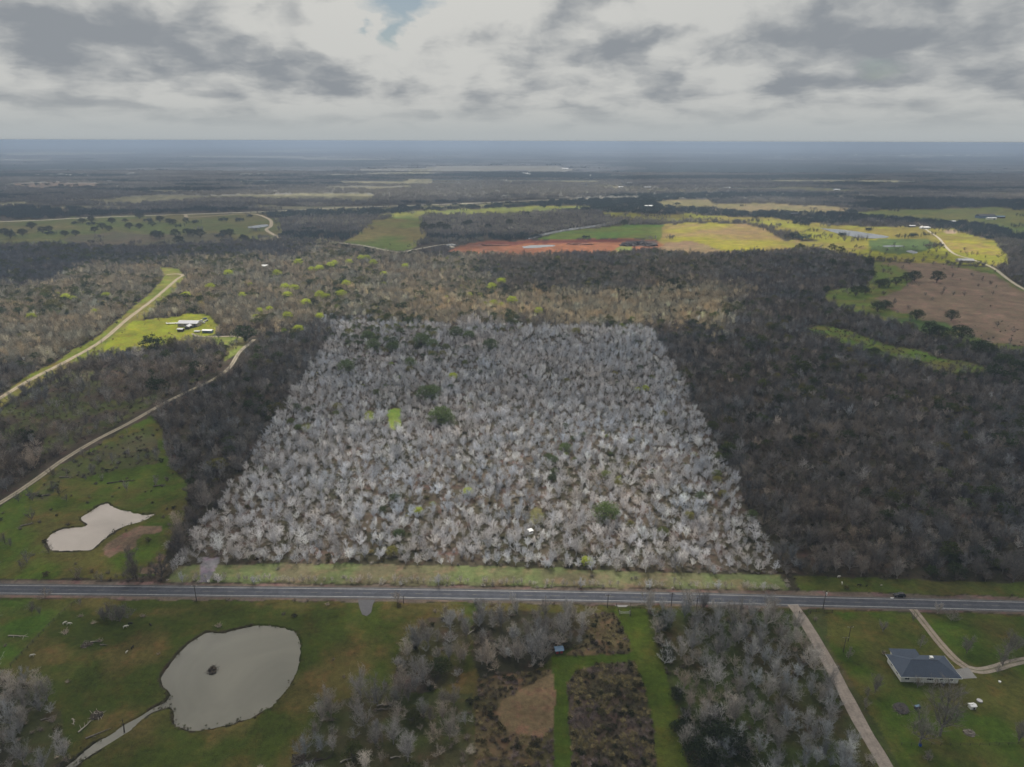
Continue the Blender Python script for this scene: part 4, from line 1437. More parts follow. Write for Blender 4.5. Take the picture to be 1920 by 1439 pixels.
def far_woods():
    # 1.3 - 4.6 km: stands of trees
    p = candidates(1325, 4600, 23, 80, .80)
    x, y = p[:, 0], p[:, 1]
    u, v, w = project(x, y)
    ju, jv = jitter_uv(x, y, u, v, w)
    zi = zone_index(ju, jv)
    zb = np.array([z[4] for z in Z] + [1.0])
    open_ = (fbm(x * .0016 + 2, y * .0036, 3, 57) > .68) & (v < 392)
    keep = (rng.random(len(x)) < zb[zi]) & track_clear(x, y) & ~open_
    x, y, u, v, ju, jv = [a[keep] for a in (x, y, u, v, ju, jv)]
    n = len(x)
    tint, spread, oak, bud = forest_of(ju, jv)
    st = fbm(x * .0011 + 5, y * .0023, 4, 33)
    t = np.where((st > .56)[:, None], np.array((.29, .265, .245)), np.where((st > .45)[:, None], np.array((.19, .18, .18)), np.array((.040, .060, .066))))  # cooler tints carry some of the distance haze
    near = v > 452
    t[near] = tint[near]
    t = t * np.exp(rng.normal(0, .18, (n, 1)))
    idx = np.where(st < .45, np.where(rng.random(n) < .7, 4, 0), rng.integers(0, 4, n))
    rot = np.column_stack([np.zeros(n), np.zeros(n), rng.uniform(0, 6.283, n)])
    s = rng.uniform(.75, 1.1, n)
    scatter('distant_forest', 'brown and dark green woods in the middle distance', 'wood', np.column_stack([x, y, np.zeros(n)]), rot, np.column_stack([s, s, s]), t, idx, STAND)
    # 4.6 - 22 km: canopy
    p = np.concatenate([candidates(4600, 10000, 105, 200, .80), candidates(10000, 23000, 190, 300, .80)])
    x, y = p[:, 0], p[:, 1]
    u, v, w = project(x, y)
    zi = zone_index(u, v)
    st = fbm(x * .0006 + 3, y * .0016, 4, 40)
    keep = (st < .565) & (rng.random(len(x)) < zb[zi]) & ~inside(u, v, FAR_LAKE)
    x, y, st = x[keep], y[keep], st[keep]
    n = len(x)
    t = np.where((st > .47)[:, None], np.array((.085, .088, .098)), np.array((.022, .034, .042))) * np.exp(rng.normal(0, .2, (n, 1)))  # dark tint also paints cloud-shadow bands, its blue cast the haze
    s = np.where(y > 10000, 1.9, 1.1)
    rot = np.column_stack([np.zeros(n), np.zeros(n), rng.uniform(0, 6.283, n)])
    scatter('horizon_forest', 'dark bands of wood near the horizon', 'wood', np.column_stack([x, y, np.zeros(n)]), rot, np.column_stack([s, s, np.ones(n) * 1.1]), t, rng.integers(0, 4, n), CANOPY)
    print('far', n)


far_woods()

# ------------------------------------------------------------------ buildings
def prism_roof(w, d, h, hip, ov=.5, thick=.14):
    """pitched roof over a w x d plan, ridge along x; hip = inset of the ridge ends"""
    a, b_ = w / 2 + ov, d / 2 + ov
    r = max(a - hip, .2)
    m = MB()
    top = [(-a, -b_, 0), (a, -b_, 0), (a, b_, 0), (-a, b_, 0), (-r, 0, h), (r, 0, h)]
    low = [(x, y, z - thick) for x, y, z in top[:4]]
    m.add(top + low, [(0, 1, 5, 4), (1, 2, 5), (2, 3, 4, 5), (3, 0, 4), (6, 7, 1, 0), (7, 8, 2, 1), (8, 9, 3, 2), (9, 6, 0, 3), (9, 8, 7, 6)])
    return m


def gable_walls(w, d, h, rh, hip):
    m = MB()
    m.box(0, 0, h / 2, w, d, h)
    if hip < .8:
        for s in (-1, 1):
            x = s * w / 2
            m.add([(x, -d / 2, h), (x, d / 2, h), (x, 0, h + rh * .96), (x * .985, -d / 2, h), (x * .985, d / 2, h), (x * .985, 0, h + rh * .96)], [(0, 1, 2), (5, 4, 3), (0, 2, 5, 3), (1, 4, 5, 2)])
    return m


def building(label, cat, u, v, w, d, h, rh, wall, roof, hip=0.0, rz=0.0, name='house', windows=2, door=True, group=None, front=True, ov=.5):
    g = P(u, v)
    c, s = math.cos(rz), math.sin(rz)
    t = thing(name, label, cat, (g.x - s * d / 2, g.y + c * d / 2, 0), rz, group)
    obj('wall', gable_walls(w, d, h, rh, hip).mesh('wall'), M[wall], t)
    ro = obj('roof', prism_roof(w, d, rh, hip, ov).mesh('roof'), M[roof], t, (0, 0, h + .04))
    nx = windows + (1 if door else 0)
    for i in range(nx):
        x = w * ((i + .5) / nx - .5)
        if door and i == nx // 2:
            dm = MB().box(x, -d / 2 - .03, min(h * .42, 1.1), min(1.1, w * .25) if h < 4 else w * .2, .06, min(h * .8, 2.1) if h < 4 else h * .75)
            obj('door', dm.mesh('door'), M['wood_dark'], t)
        else:
            wm = MB().box(x, -d / 2 - .03, h * .58, min(1.5, w * .16), .06, h * .34)
            wi = obj('window', wm.mesh('window'), M['glass'], t)
            fm = MB()
            ww, hh = min(1.5, w * .16), h * .34
            fm.box(x, -d / 2 - .05, h * .58 - hh / 2 - .05, ww + .2, .1, .1).box(x, -d / 2 - .05, h * .58 + hh / 2 + .05, ww + .2, .1, .1)
            fm.box(x - ww / 2 - .05, -d / 2 - .05, h * .58, .1, .09, hh).box(x + ww / 2 + .05, -d / 2 - .05, h * .58, .1, .09, hh)
            obj('frame', fm.mesh('frame'), M['trim'], wi)
    return t


def farmhouse():
    a, b_ = P(1687, 1279), P(1797, 1282)
    w, d, h, rh = (b_ - a).length - .6, 10.5, 2.9, 2.9
    rz = math.atan2(b_.y - a.y, b_.x - a.x)
    mid = (a + b_) / 2
    t = thing('house', 'long white house with blue-grey hip roof beside the gravel drive', 'house', (mid.x - math.sin(rz) * d / 2, mid.y + math.cos(rz) * d / 2, 0), rz)
    wm = MB().box(0, 0, h / 2, w, d, h)
    wm.box(-w * .16, d / 2 + 1.6, h / 2 - .02, 9.0, 3.6, h - .06)
    obj('wall', wm.mesh('wall'), M['wall_white'], t)
    ro = obj('roof', prism_roof(w, d, rh, 6.2, .75, .22).mesh('roof'), M['roof_blue'], t, (0, 0, h + .05))
    wing = MB()
    y0, y1, z1 = 0.6, d / 2 + 4.1, rh * .80
    xc = -w * .16
    wing.add([(xc - 5.2, y1, 0), (xc + 5.2, y1, 0), (xc + 5.2, y0 + 2, .02), (xc - 5.2, y0 + 2, .02), (xc, y1 - 3.2, z1), (xc, y0, z1)],
             [(1, 0, 4), (0, 3, 5, 4), (2, 1, 4, 5), (0, 1, 2, 3)])
    obj('rear_wing', wing.mesh('rear_wing'), M['roof_blue'], ro)
    ch = MB().box(w * .16, 1.6, rh * .72, 1.0, .9, 1.9).box(w * .16, 1.6, rh * .72 + 1.0, 1.2, 1.1, .16)
    obj('chimney', ch.mesh('chimney'), M['trim'], ro)
    ridge = MB().bar((-w / 2 + 5.5, 0, rh + .02), (w / 2 - 5.5, 0, rh + .02), .09, .09, 4)
    obj('ridge_cap', ridge.mesh('ridge_cap'), M['roof_dark'], ro)
    fa = MB()
    fa.box(0, -d / 2 - .76, -.12, w + 1.5, .05, .26).box(-w / 2 - .76, 0, -.12, .05, d + 1.5, .26).box(w / 2 + .76, 0, -.12, .05, d + 1.5, .26)
    obj('fascia', fa.mesh('fascia'), M['trim'], ro)

    def win(x, ww, hh=1.0, z=1.75, side=False):
        if side:
            m1 = MB().box(-w / 2 - .03, x, z, .06, ww, hh)
            m2 = MB().box(-w / 2 - .05, x, z - hh / 2 - .06, .12, ww + .24, .12).box(-w / 2 - .05, x, z + hh / 2 + .06, .12, ww + .24, .12)
        else:
            m1 = MB().box(x, -d / 2 - .03, z, ww, .06, hh)
            m2 = MB().box(x, -d / 2 - .05, z - hh / 2 - .06, ww + .24, .12, .12).box(x, -d / 2 - .05, z + hh / 2 + .06, ww + .24, .12, .12)
            m2.box(x, -d / 2 - .055, z, .07, .1, hh)
        q = obj('window', m1.mesh('window'), M['glass'], t)
        obj('frame', m2.mesh('frame'), M['trim'], q)
    for x, ww in ((-w * .40, 1.5), (-w * .02, 1.1), (w * .03, 1.1), (w * .2, .8), (w * .38, .8)):
        win(x, ww)
    win(-2.2, 1.2, side=True)
    win(2.0, 1.2, side=True)
    for x in (-w * .2, w * .12):
        dm = obj('door', MB().box(x, -d / 2 - .03, 1.1, 1.0, .06, 2.1).mesh('door'), M['wall_tan'], t)
        obj('handle', MB().box(x + .38, -d / 2 - .09, 1.05, .07, .07, .2).mesh('handle'), M['metal_roof'], dm)
    st = MB()
    for x in (-w * .28, -w * .12, w * .10, w * .24):
        st.bar((x, -d / 2 - .62, 0), (x, -d / 2 - .62, h - .1), .06, .06, 5)
    obj('porch_posts', st.mesh('porch_posts'), M['trim'], t)
    ac = thing('air_conditioner', 'dark air conditioner box against the front wall of the white house', 'air conditioner', t.matrix_basis @ Vector((w * .22, -d / 2 - .9, 0)), rz)
    obj('case', MB().box(0, 0, .45, .9, .9, .84).mesh('case'), M['roof_dark'], ac)
    obj('fan_grille', MB().bar((0, 0, .87), (0, 0, .91), .36, .36, 12).mesh('fan_grille'), M['metal_roof'], ac)


farmhouse()

# homestead in the sunny clearing
BARN_RZ = -.03
building('long grey metal-roofed barn house in the sunny clearing', 'barn', 352, 613, 21.5, 11, 3.6, 2.2, 'wall_tan', 'metal_roof', 0, BARN_RZ, 'barn', 3)
building('small dark porch cabin with pale gable in front of the barn house', 'cabin', 357, 616.5, 6.5, 4.5, 2.8, 1.6, 'wood_dark', 'metal_roof', 0, 1.5, 'cabin', 1)
building('small shed with pale blue roof in front of the barn house', 'shed', 337.5, 622.5, 5.4, 4.6, 2.6, .8, 'wood_dark', 'metal_roof', 0, BARN_RZ, 'shed', 0)
building('low white-roofed container shed right of the barn house', 'shed', 388, 625, 10.0, 4.6, 2.7, .7, 'metal_blue', 'roof_white', 0, -.05, 'shed', 2)
building('tiny tin shed between cabin and container shed', 'shed', 369.5, 624, 5.2, 3.0, 1.4, .5, 'wall_tan', 'metal_roof', 0, .1, 'shed', 0)
g = P(323, 608)
t = thing('flatbed_trailer', 'long white flatbed trailer at the end of the barn house', 'trailer', (g.x, g.y, 0), .12)
obj('deck', MB().box(0, 0, 1.0, 12.5, 2.4, .25).box(-6.0, 0, 1.5, .2, 2.4, .9).mesh('deck'), M['roof_white'], t)
for x in (-4.2, -3.1, 3.6):
    for y in (-1.0, 1.0):
        wv = MB().bar((x, y - .14, .45), (x, y + .14, .45), .45, .45, 10)
        obj('wheel', wv.mesh('wheel'), M['rubber'], t)
obj('drawbar', MB().bar((6.2, 0, .95), (7.8, 0, .6), .09, .09, 5).mesh('drawbar'), M['roof_dark'], t)

# far farm buildings
building('grey barn beside the winding farm track in the yellow pasture', 'barn', 1812, 493, 25, 11, 3.6, 2.6, 'wall_tan', 'metal_roof', 0, -.05, 'barn', 3)
building('dark blue barn on the distant green field', 'barn', 1852, 410, 44, 20, 6, 4.5, 'metal_blue', 'roof_dark', 0, .02, 'barn', 2)
building('white lean-to shed in front of the dark blue barn', 'shed', 1860, 412.2, 24, 8, 4, 1.6, 'wall_white', 'roof_white', 0, .02, 'shed', 1)
building('low dark shed right of the dark blue barn', 'shed', 1877, 409.6, 22, 12, 4, 2, 'wood_dark', 'metal_blue', 0, .02, 'shed', 1)
building('small white-roofed farm shed at the edge of the distant green field', 'shed', 1787, 418, 16, 9, 3.2, 2, 'wall_white', 'roof_white', 0, 0, 'shed', 1)
building('wide cream farmhouse by the bare clay yard', 'house', 1736, 430, 21, 10, 3.4, 2.4, 'wall_white', 'roof_white', 3, 0, 'house', 3)
building('low dark-walled farm shed beside the cream farmhouse', 'shed', 1711, 426.6, 14, 8, 3, 1.8, 'wood_dark', 'metal_roof', 0, .05, 'shed', 1)
building('long white roof in the hedgerow behind the grey lake', 'shed', 1674, 411, 22, 9, 3, 2, 'wall_white', 'roof_white', 0, 0, 'shed', 2)
building('long dark barn in the hedgerow left of the grey lake', 'barn', 1490, 404, 30, 10, 4, 2.4, 'wood_dark', 'roof_dark', 0, 0, 'barn', 2)
building('white-roofed farm building on the tan field', 'barn', 1217, 390, 26, 12, 4.5, 3, 'wall_white', 'roof_white', 0, .06, 'barn', 2)
building('white roof among the budding trees of the tan wood', 'house', 497, 503, 9, 6, 3, 2, 'wall_white', 'roof_white', 0, .2, 'house', 2)
WH = [(72, 330), (96, 331), (112, 329), (128, 330.5), (150, 328), (165, 331), (236, 329.5), (246, 327), (205, 342), (985, 327), (990, 328.5), (1345, 322), (1350, 320.5), (1318, 305), (1364, 354.5), (1165, 353), (1215, 353.5), (1180, 345), (1110, 331), (1060, 318), (1292, 318), (1410, 322), (1570, 358), (240, 268.9), (945, 340.5)]
for i, (u, v) in enumerate(WH):
    k = 1 + max(0, (340 - v)) / 40
    building('pale-roofed house of the distant settlement beyond the long pale road', 'house', u, v, rnd.uniform(20, 34) * k, 12 * k, 4, 3 * k, 'wall_white', 'roof_white', 0, rnd.uniform(-.3, .3), 'house', 2, True, 'pale houses of the distant settlement')
for i in range(40):
    u, v = rnd.uniform(1440, 1925), rnd.uniform(287.5, 298)
    building('tiny pale building of the town near the horizon', 'house', u, v, rnd.uniform(40, 90), 30, 7, 6, 'wall_white', 'roof_white', 0, rnd.uniform(-.3, .3), 'house', 1, False, 'pale buildings of the horizon town')


# small sheds near the road
building('small red shed with blue roof at the corner of the mown lane', 'shed', 1049, 1226, 2.6, 2.0, 1.6, .5, 'red', 'metal_blue', 0, .15, 'shed', 0)
g = P(994, 1012)
t = thing('box_blind', 'small white box blind on legs in the middle of the light wood', 'hunting blind', (g.x, g.y, 0), .5)
obj('cabin', MB().box(0, 0, 4.6, 2.1, 2.1, 1.9).mesh('cabin'), M['roof_white'], t)
obj('roof', prism_roof(2.1, 2.1, .5, .3, .25).mesh('roof'), M['roof_white'], t, (0, 0, 5.6))
for x in (-.9, .9):
    for y in (-.9, .9):
        obj('leg', MB().bar((x * 1.25, y * 1.25, -.1), (x, y, 3.7), .07, .07, 5).mesh('leg'), M['wood_grey'], t)
obj('window', MB().box(0, -1.07, 4.9, 1.5, .05, .45).mesh('window'), M['glass'], t)


# ------------------------------------------------------------------ vehicles
def car(label, u, v, rz, paint, cat='car', L=4.8, W=1.9, Hc=1.75, name='parked_car'):
    g = P(u, v)
    t = thing(name, label, cat, (g.x, g.y, .0), rz)
    # profile of an estate body along x, in side view
    prof = [(-L / 2, .45), (-L / 2 + .02, .95), (-L / 2 + .15, 1.05), (-L * .17, 1.12), (-L * .03, 1.15), (L * .38, 1.15), (L / 2 - .08, 1.08), (L / 2, .9), (L / 2, .45)]
    m = MB()
    n = len(prof)
    vs = []
    for y, k in ((-W / 2, .0), (-W / 2 + .12, .07), (W / 2 - .12, .07), (W / 2, .0)):
        vs += [(x, y, z + (k if z > .8 else -k * .5)) for x, z in prof]
    fs = []
    for r in range(3):
        for i in range(n - 1):
            fs.append((r * n + i, r * n + i + 1, (r + 1) * n + i + 1, (r + 1) * n + i))
        fs.append((r * n + n - 1, r * n, (r + 1) * n, (r + 1) * n + n - 1))
    fs += [tuple(range(n))[::-1], tuple(range(3 * n, 4 * n))]
    m.add(vs, fs)
    obj('body', m.mesh('body'), M[paint], t)
    cab = MB()
    a0, a1, b0, b1 = -L * .20, L * .46, -L * .06, L * .38
    cab.add([(a0, -W / 2 + .08, 1.15), (a1, -W / 2 + .08, 1.15), (a1, W / 2 - .08, 1.15), (a0, W / 2 - .08, 1.15), (b0, -W / 2 + .28, Hc), (b1, -W / 2 + .28, Hc), (b1, W / 2 - .28, Hc), (b0, W / 2 - .28, Hc)],
            [(4, 5, 6, 7), (0, 1, 5, 4), (1, 2, 6, 5), (2, 3, 7, 6), (3, 0, 4, 7)])
    ca = obj('cabin', cab.mesh('cabin'), M[paint], t)
    for (p, q, r, s_) in ((3, 0, 4, 7), (1, 2, 6, 5), (0, 1, 5, 4), (2, 3, 7, 6)):
        c4 = [Vector(cab.v[i]) for i in (p, q, r, s_)]
        cen = sum(c4, Vector()) / 4
        nn = (c4[1] - c4[0]).cross(c4[2] - c4[0]).normalized()
        if nn.dot(cen - Vector((0, 0, 1.3))) < 0:
            nn = -nn
        w4 = [cen + (c - cen) * .84 + nn * .012 for c in c4]
        obj('window', MB().add(w4, [(0, 1, 2, 3)]).mesh('window'), M['glass'], ca)
    for x in (-L * .31, L * .30):
        for y in (-W / 2 + .08, W / 2 - .08):
            wh = obj('wheel', MB().bar((x, y - .12, .34), (x, y + .12, .34), .34, .34, 14).mesh('wheel'), M['rubber'], t)
            obj('rim', MB().bar((x, y - .13, .34), (x, y + .13, .34), .19, .19, 10).mesh('rim'), M['metal_roof'], wh)
    for y in (-W * .36, W * .36):
        obj('headlight', MB().box(-L / 2 - .01, y, .82, .06, .34, .16).mesh('headlight'), M['lamp'], t)
        obj('taillight', MB().box(L / 2 + .01, y, .88, .06, .22, .24).mesh('taillight'), M['red'], t)
    return t


car('black estate car on the far shoulder of the road above the white house', 1686, 1118.5, -.02, 'car_black')
car('white car nearest the barn house among the parked vehicles', 377, 603, .3, 'car_white')
car('pale car at the end of the row of parked vehicles by the barn', 387, 603, 1.2, 'tank_grey')
car('dark car behind the row of parked vehicles by the barn', 384, 599, .1, 'metal_blue')
car('white car in front of the row of parked vehicles by the barn', 381, 606.5, -.4, 'car_white')
car('dark car parked beside the pale shed door of the barn house', 364, 614.5, .9, 'car_black')


# ------------------------------------------------------------------ cattle
def cow_mesh():
    V = [(0, 0, 1.12), (.45, 0, 1.14), (.85, 0, 1.2), (1.15, 0, 1.12), (1.42, 0, .86), (1.72, 0, .6), (-.42, 0, 1.14), (-.72, 0, 1.18), (-.86, 0, 1.12), (-.92, 0, .75),
         (.72, .2, .82), (.74, .22, .45), (.72, .22, .02), (.72, -.2, .82), (.66, -.22, .45), (.70, -.22, .02),
         (-.66, .2, .88), (-.78, .22, .48), (-.70, .22, .02), (-.66, -.2, .88), (-.84, -.22, .48), (-.80, -.22, .02), (1.34, .17, .98), (1.34, -.17, .98)]
    E = [(0, 1), (1, 2), (2, 3), (3, 4), (4, 5), (0, 6), (6, 7), (7, 8), (8, 9), (2, 10), (10, 11), (11, 12), (2, 13), (13, 14), (14, 15), (7, 16), (16, 17), (17, 18), (7, 19), (19, 20), (20, 21), (4, 22), (4, 23)]
    Rr = [.40, .39, .36, .25, .19, .13, .38, .33, .08, .04] + [.17, .08, .07, .17, .08, .07, .20, .085, .07, .20, .085, .07, .05, .05]
    me = bpy.data.meshes.new('cow_skin')
    me.from_pydata(V, E, [])
    o = bpy.data.objects.new('cow_skin', me)
    COL.objects.link(o)
    o.modifiers.new('skin', 'SKIN')
    if not me.skin_vertices:
        bpy.context.view_layer.update()
    for i, q in enumerate(me.skin_vertices[0].data):
        q.radius = (Rr[i], Rr[i])
        q.use_root = (i == 0)
    sb = o.modifiers.new('sub', 'SUBSURF')
    sb.levels = sb.render_levels = 1
    dg = bpy.context.evaluated_depsgraph_get()
    out = bpy.data.meshes.new_from_object(o.evaluated_get(dg))
    bpy.data.objects.remove(o, do_unlink=True)
    return out


COW = cow_mesh()
COWS = [(1572, 1084, .3, 'white', 'white cow nearest the trees on the right road verge', 1.0), (1578.5, 1096, 1.3, 'white', 'white cow in the middle of the right road verge', .9), (1610, 1099.5, -.2, 'black', 'black cow with pale back on the right road verge', 1.0),
        (1624.5, 1100.5, .5, 'black', 'small black calf beside the black cow on the right road verge', .7), (121, 1171, 1.1, 'white', 'white cow closest to the fence line in the corner pasture', .95), (129.5, 1172.5, .2, 'white', 'white cow with head down beside another white cow near the fence line', 1.05),
        (235, 1178, .5, 'white', 'white cow lying under the roadside clump of twigs', 1.05), (244, 1172, .1, 'black', 'black cow in the shadow of the roadside clump', 1.05), (282, 1173.5, -.7, 'black', 'black cow standing alone right of the roadside clump', .95),
        (248.5, 1217, 1.5, 'black', 'black cow in the open pasture left of the big pond', .95), (237.5, 1225, 1.4, 'white', 'small white calf left of the big pond', .7), (60, 1232, .4, 'white', 'white cow lying near the corner thicket at the fence line', 1.0), (1652, 1099, .1, 'white', 'small white calf alone on the right road verge', .5)]
for (u, v, rz, c, lab, s) in COWS:
    me = COW.copy()
    me.materials.clear()
    me.materials.append(M['hide_' + c])
    g = P(u, v)
    tag(obj('cow', me, None, None, (g.x, g.y, .06), rz, s * .78), lab, 'cow')


# ------------------------------------------------------------------ poles, gates, fences, sign
def utility_pole(u, v, h, label, transformer=False, rz=0.0):
    g = P(u, v)
    t = thing('utility_pole', label, 'utility pole', (g.x, g.y, 0), rz)
    obj('pole', MB().bar((0, 0, -.3), (0, 0, h), .16, .11, 8).mesh('pole'), M['wood_dark'], t)
    ca = obj('crossarm', MB().box(0, .14, h - .7, 2.4, .12, .14).mesh('crossarm'), M['wood_grey'], t)
    for x in (-1.1, 0, 1.1):
        obj('insulator', MB().bar((x, .14, h - .63), (x, .14, h - .35), .06, .04, 6).mesh('insulator'), M['roof_white'], ca)
    if transformer:
        obj('transformer', MB().bar((.35, 0, h - 2.4), (.35, 0, h - 1.3), .28, .28, 10).mesh('transformer'), M['roof_white'], t)


for a in ((1543, 1142, 9.5, 'pole with white transformer on the near road edge beside the gravel drive mouth', True), (1590, 1203, 7.5, 'farther thin dark pole on the lawn below the road', False), (1581, 1223, 7.5, 'nearer thin dark pole on the lawn below the road', False),
          (369, 1128, 8.5, 'dark pole on the near road edge above the big pond', False), (1139, 1140, 7.0, 'dark pole left of the lane gate at the road', False), (757, 1132, 4.0, 'short pole on the near road edge above the grove', False), (1258, 1141, 8, 'dark pole in the roadside wood right of the lane gate', False), (1306, 1142, 6, 'short dark pole in the roadside wood midway to the gravel drive', False)):
    utility_pole(*a[:4], a[4])


def fence(pts, label, step=3.0, h=1.25, rails=2, mat='wood_dark', r=.07, group=None):
    c = spline([P(*p)[:] for p in pts], 10)
    seg = np.linalg.norm(np.diff(c, axis=0), axis=1)
    s = np.concatenate([[0], np.cumsum(seg)])
    n = max(2, int(s[-1] / step))
    q = np.stack([np.interp(np.linspace(0, s[-1], n), s, c[:, k]) for k in range(3)], 1)
    t = thing('fence', label, 'fence', (q[0, 0], q[0, 1], 0), 0, group)
    pm = MB().bar((0, 0, -.2), (0, 0, h), r, r * .85, 5).mesh('post')
    pm.materials.append(M[mat])
    for p in q:
        obj('post', pm, None, t, (p[0] - q[0, 0], p[1] - q[0, 1], 0))
    for k in range(rails):
        rm = MB()
        z = h * (.95 - .42 * k)
        for i in range(n - 1):
            rm.bar((q[i, 0] - q[0, 0], q[i, 1] - q[0, 1], z), (q[i + 1, 0] - q[0, 0], q[i + 1, 1] - q[0, 1], z), r * .6, r * .6, 4)
        obj('rail', rm.mesh('rail'), M[mat], t)


fence([(1690, 1398), (1780, 1399), (1880, 1398), (1960, 1394)], 'low dark post fence along the lower edge of the house lawn', 3.0)
fence([(1515, 1147.5), (1560, 1149)], 'dark board fence right of the gravel drive gate', 2.5, 1.5, 3, r=.1)
fence([(1330, 1144), (1400, 1145), (1480, 1146.5)], 'dark board fence in front of the roadside wood', 2.5, 1.3, 2, r=.09)
fence([(146, 1128), (115, 1152), (60, 1208), (20, 1250)], 'dark overgrown fence line between the corner meadow and the big pond pasture', 3.0, 1.4, 2, r=.1)
fence([(1186, 1142), (1216, 1143)], 'short dark board fence right of the lane gate', 2.0, 1.2, 2, r=.09)
fence([(1156, 1137), (1162, 1155)], 'dark pipe wing fence on the left of the lane gate', 1.6, 1.4, 2, r=.09)
fence([(1182, 1136), (1182, 1156)], 'dark pipe wing fence on the right of the lane gate', 1.6, 1.4, 2, r=.09)
fence([(340, 1091), (640, 1092.5), (960, 1097), (1220, 1102), (1470, 1107)], 'thin wire fence along the road edge of the pale verge', 5.0, 1.1, 2, 'wood_grey', .05)
fence([(760, 1134), (890, 1137)], 'thin fence along the near road edge beside the grove', 4.0, 1.1, 2, 'wood_grey', .05)


def gate(u, v, w, rz, label, mat):
    g = P(u, v)
    t = thing('farm_gate', label, 'gate', (g.x, g.y, 0), rz)
    for x in (-w / 2, w / 2):
        obj('post', MB().bar((x, 0, -.2), (x, 0, 1.9), .12, .12, 7).mesh('post'), M[mat], t)
    for z in (.35, .7, 1.05, 1.4):
        obj('bar', MB().bar((-w / 2 + .15, 0, z), (w / 2 - .15, 0, z), .045, .045, 5).mesh('bar'), M[mat], t)
    obj('frame', MB().bar((-w / 2 + .15, 0, .3), (-w / 2 + .15, 0, 1.45), .05, .05, 5).bar((w / 2 - .15, 0, .3), (w / 2 - .15, 0, 1.45), .05, .05, 5).bar((-w / 2 + .15, 0, .35), (w / 2 - .15, 0, 1.4), .04, .04, 5).mesh('frame'), M[mat], t)


gate(1171, 1152, 4.4, 0, 'pale metal farm gate across the top of the grass lane', 'metal_roof')
gate(1509, 1152, 5.2, .1, 'rusty brown pipe gate across the gravel drive', 'wood_dark')
g = P(1215, 1104)
t = thing('sign', 'blank cream signboard on two legs beside the fence of the pale verge', 'sign', (g.x, g.y, 0), 0)
obj('board', MB().box(0, 0, 1.35, 2.4, .08, 1.2).mesh('board'), M['sign_board'], t)
for x in (-.95, .95):
    obj('post', MB().box(x, .08, .9, .1, .08, 1.8).mesh('post'), M['trim'], t)
g = P(1672, 1122)
t = thing('feed_sack', 'white sack lying on the road shoulder beside the black car', 'sack', (g.x, g.y, .07), 0)


def lump(rx, ry, rz_, seed, n=10, m=5, rough=.35):
    r = random.Random(seed)
    vs, fs = [], []
    for j in range(m + 1):
        ph = math.pi / 2 * j / m
        for i in range(n):
            a = 2 * math.pi * i / n
            k = 1 + r.uniform(-rough, rough) * (1 if j else .6)
            vs.append((math.cos(a) * math.cos(ph) * rx * k, math.sin(a) * math.cos(ph) * ry * k, math.sin(ph) * rz_ * k - (.05 if j == 0 else 0)))
    for j in range(m):
        for i in range(n):
            fs.append((j * n + i, j * n + (i + 1) % n, (j + 1) * n + (i + 1) % n, (j + 1) * n + i))
    return MB().add(vs, fs)


obj('bag', lump(.7, .32, .25, 3, 10, 4, .12).mesh('bag', True), M['roof_white'], t)
obj('tied_neck', lump(.28, .2, .26, 8, 8, 3, .15).mesh('tied_neck', True), M['roof_white'], t, (.72, .05, 0))


def sticks(n, r, h, seed, w=.08):
    q = random.Random(seed)
    m = MB()
    for i in range(n):
        a, d = q.uniform(0, 6.283), q.uniform(0, r)
        p = Vector((math.cos(a) * d, math.sin(a) * d, q.uniform(.05, h * (1.1 - d / r))))
        b_ = q.uniform(0, 6.283)
        l = q.uniform(.6, 1.5)
        m.bar(p, p + Vector((math.cos(b_) * l, math.sin(b_) * l, q.uniform(-.2, .6))), w, w * .4, 4, False)
    return m


def brush_pile(u, v, r, h, label, mat='wood_grey', core='brush', z=0.0, seed=1, name='brush_pile'):
    g = P(u, v)
    t = thing(name, label, 'brush pile', (g.x, g.y, z), seed)
    obj('mound', lump(r, r * .8, h * .8, seed).mesh('mound'), M[core], t)
    obj('branches', sticks(int(26 * r), r * 1.05, h, seed).mesh('branches'), M[mat], t)


brush_pile(398, 1256, 2.1, 1.5, 'dark brush island in the middle of the big pond', 'wood_dark', 'brush', -.3, 2, 'brush_island')
brush_pile(1690, 1331, 3.0, .7, 'burnt brush pile on the lawn below the white house', 'wood_grey', 'spoil', 0, 4)
brush_pile(1817, 1375, 1.9, .8, 'low grey lumber and brush pile on the lower lawn', 'wood_grey', 'wood_grey', 0, 6)
brush_pile(182, 1342, 2.4, .9, 'pinkish dead brush pile in the pasture left of the big pond', 'wood_pale', 'brush', 0, 9)
brush_pile(163, 1209, 2.2, .5, 'flattened grey brush in the pasture beside the fence line', 'wood_grey', 'brush', 0, 10)
brush_pile(560, 1424, 2.6, 1.0, 'dark tangled brush at the lower end of the open grove', 'wood_grey', 'brush', 0, 12)
# heaps at the clay pit
for (u, v, rx, ry, h, mat, lab, sd) in ((846, 461, 9, 7, 3.0, 'rock', 'white rubble heap beside the clay pit', 21), (1178, 461, 16, 9, 4.5, 'spoil', 'black spoil heap at the left of the dark pile in the clay pit', 22), (1198, 459, 18, 9, 5.5, 'spoil', 'tall black spoil heap in the clay pit', 23),
                                  (1218, 461.5, 15, 8, 4.0, 'spoil', 'black spoil heap at the right end of the clay pit', 24), (1085, 459, 26, 8, 3.5, 'clay', 'dark red clay ridge in the middle of the pit', 25), (920, 461, 34, 7, 2.8, 'clay', 'low red clay bank at the left of the pit', 26)):
    g = P(u, v)
    tag(obj('spoil_heap', lump(rx, ry, h, sd, 18, 6, .28).mesh('spoil_heap'), M[mat], None, (g.x, g.y, 0)), lab, 'heap')


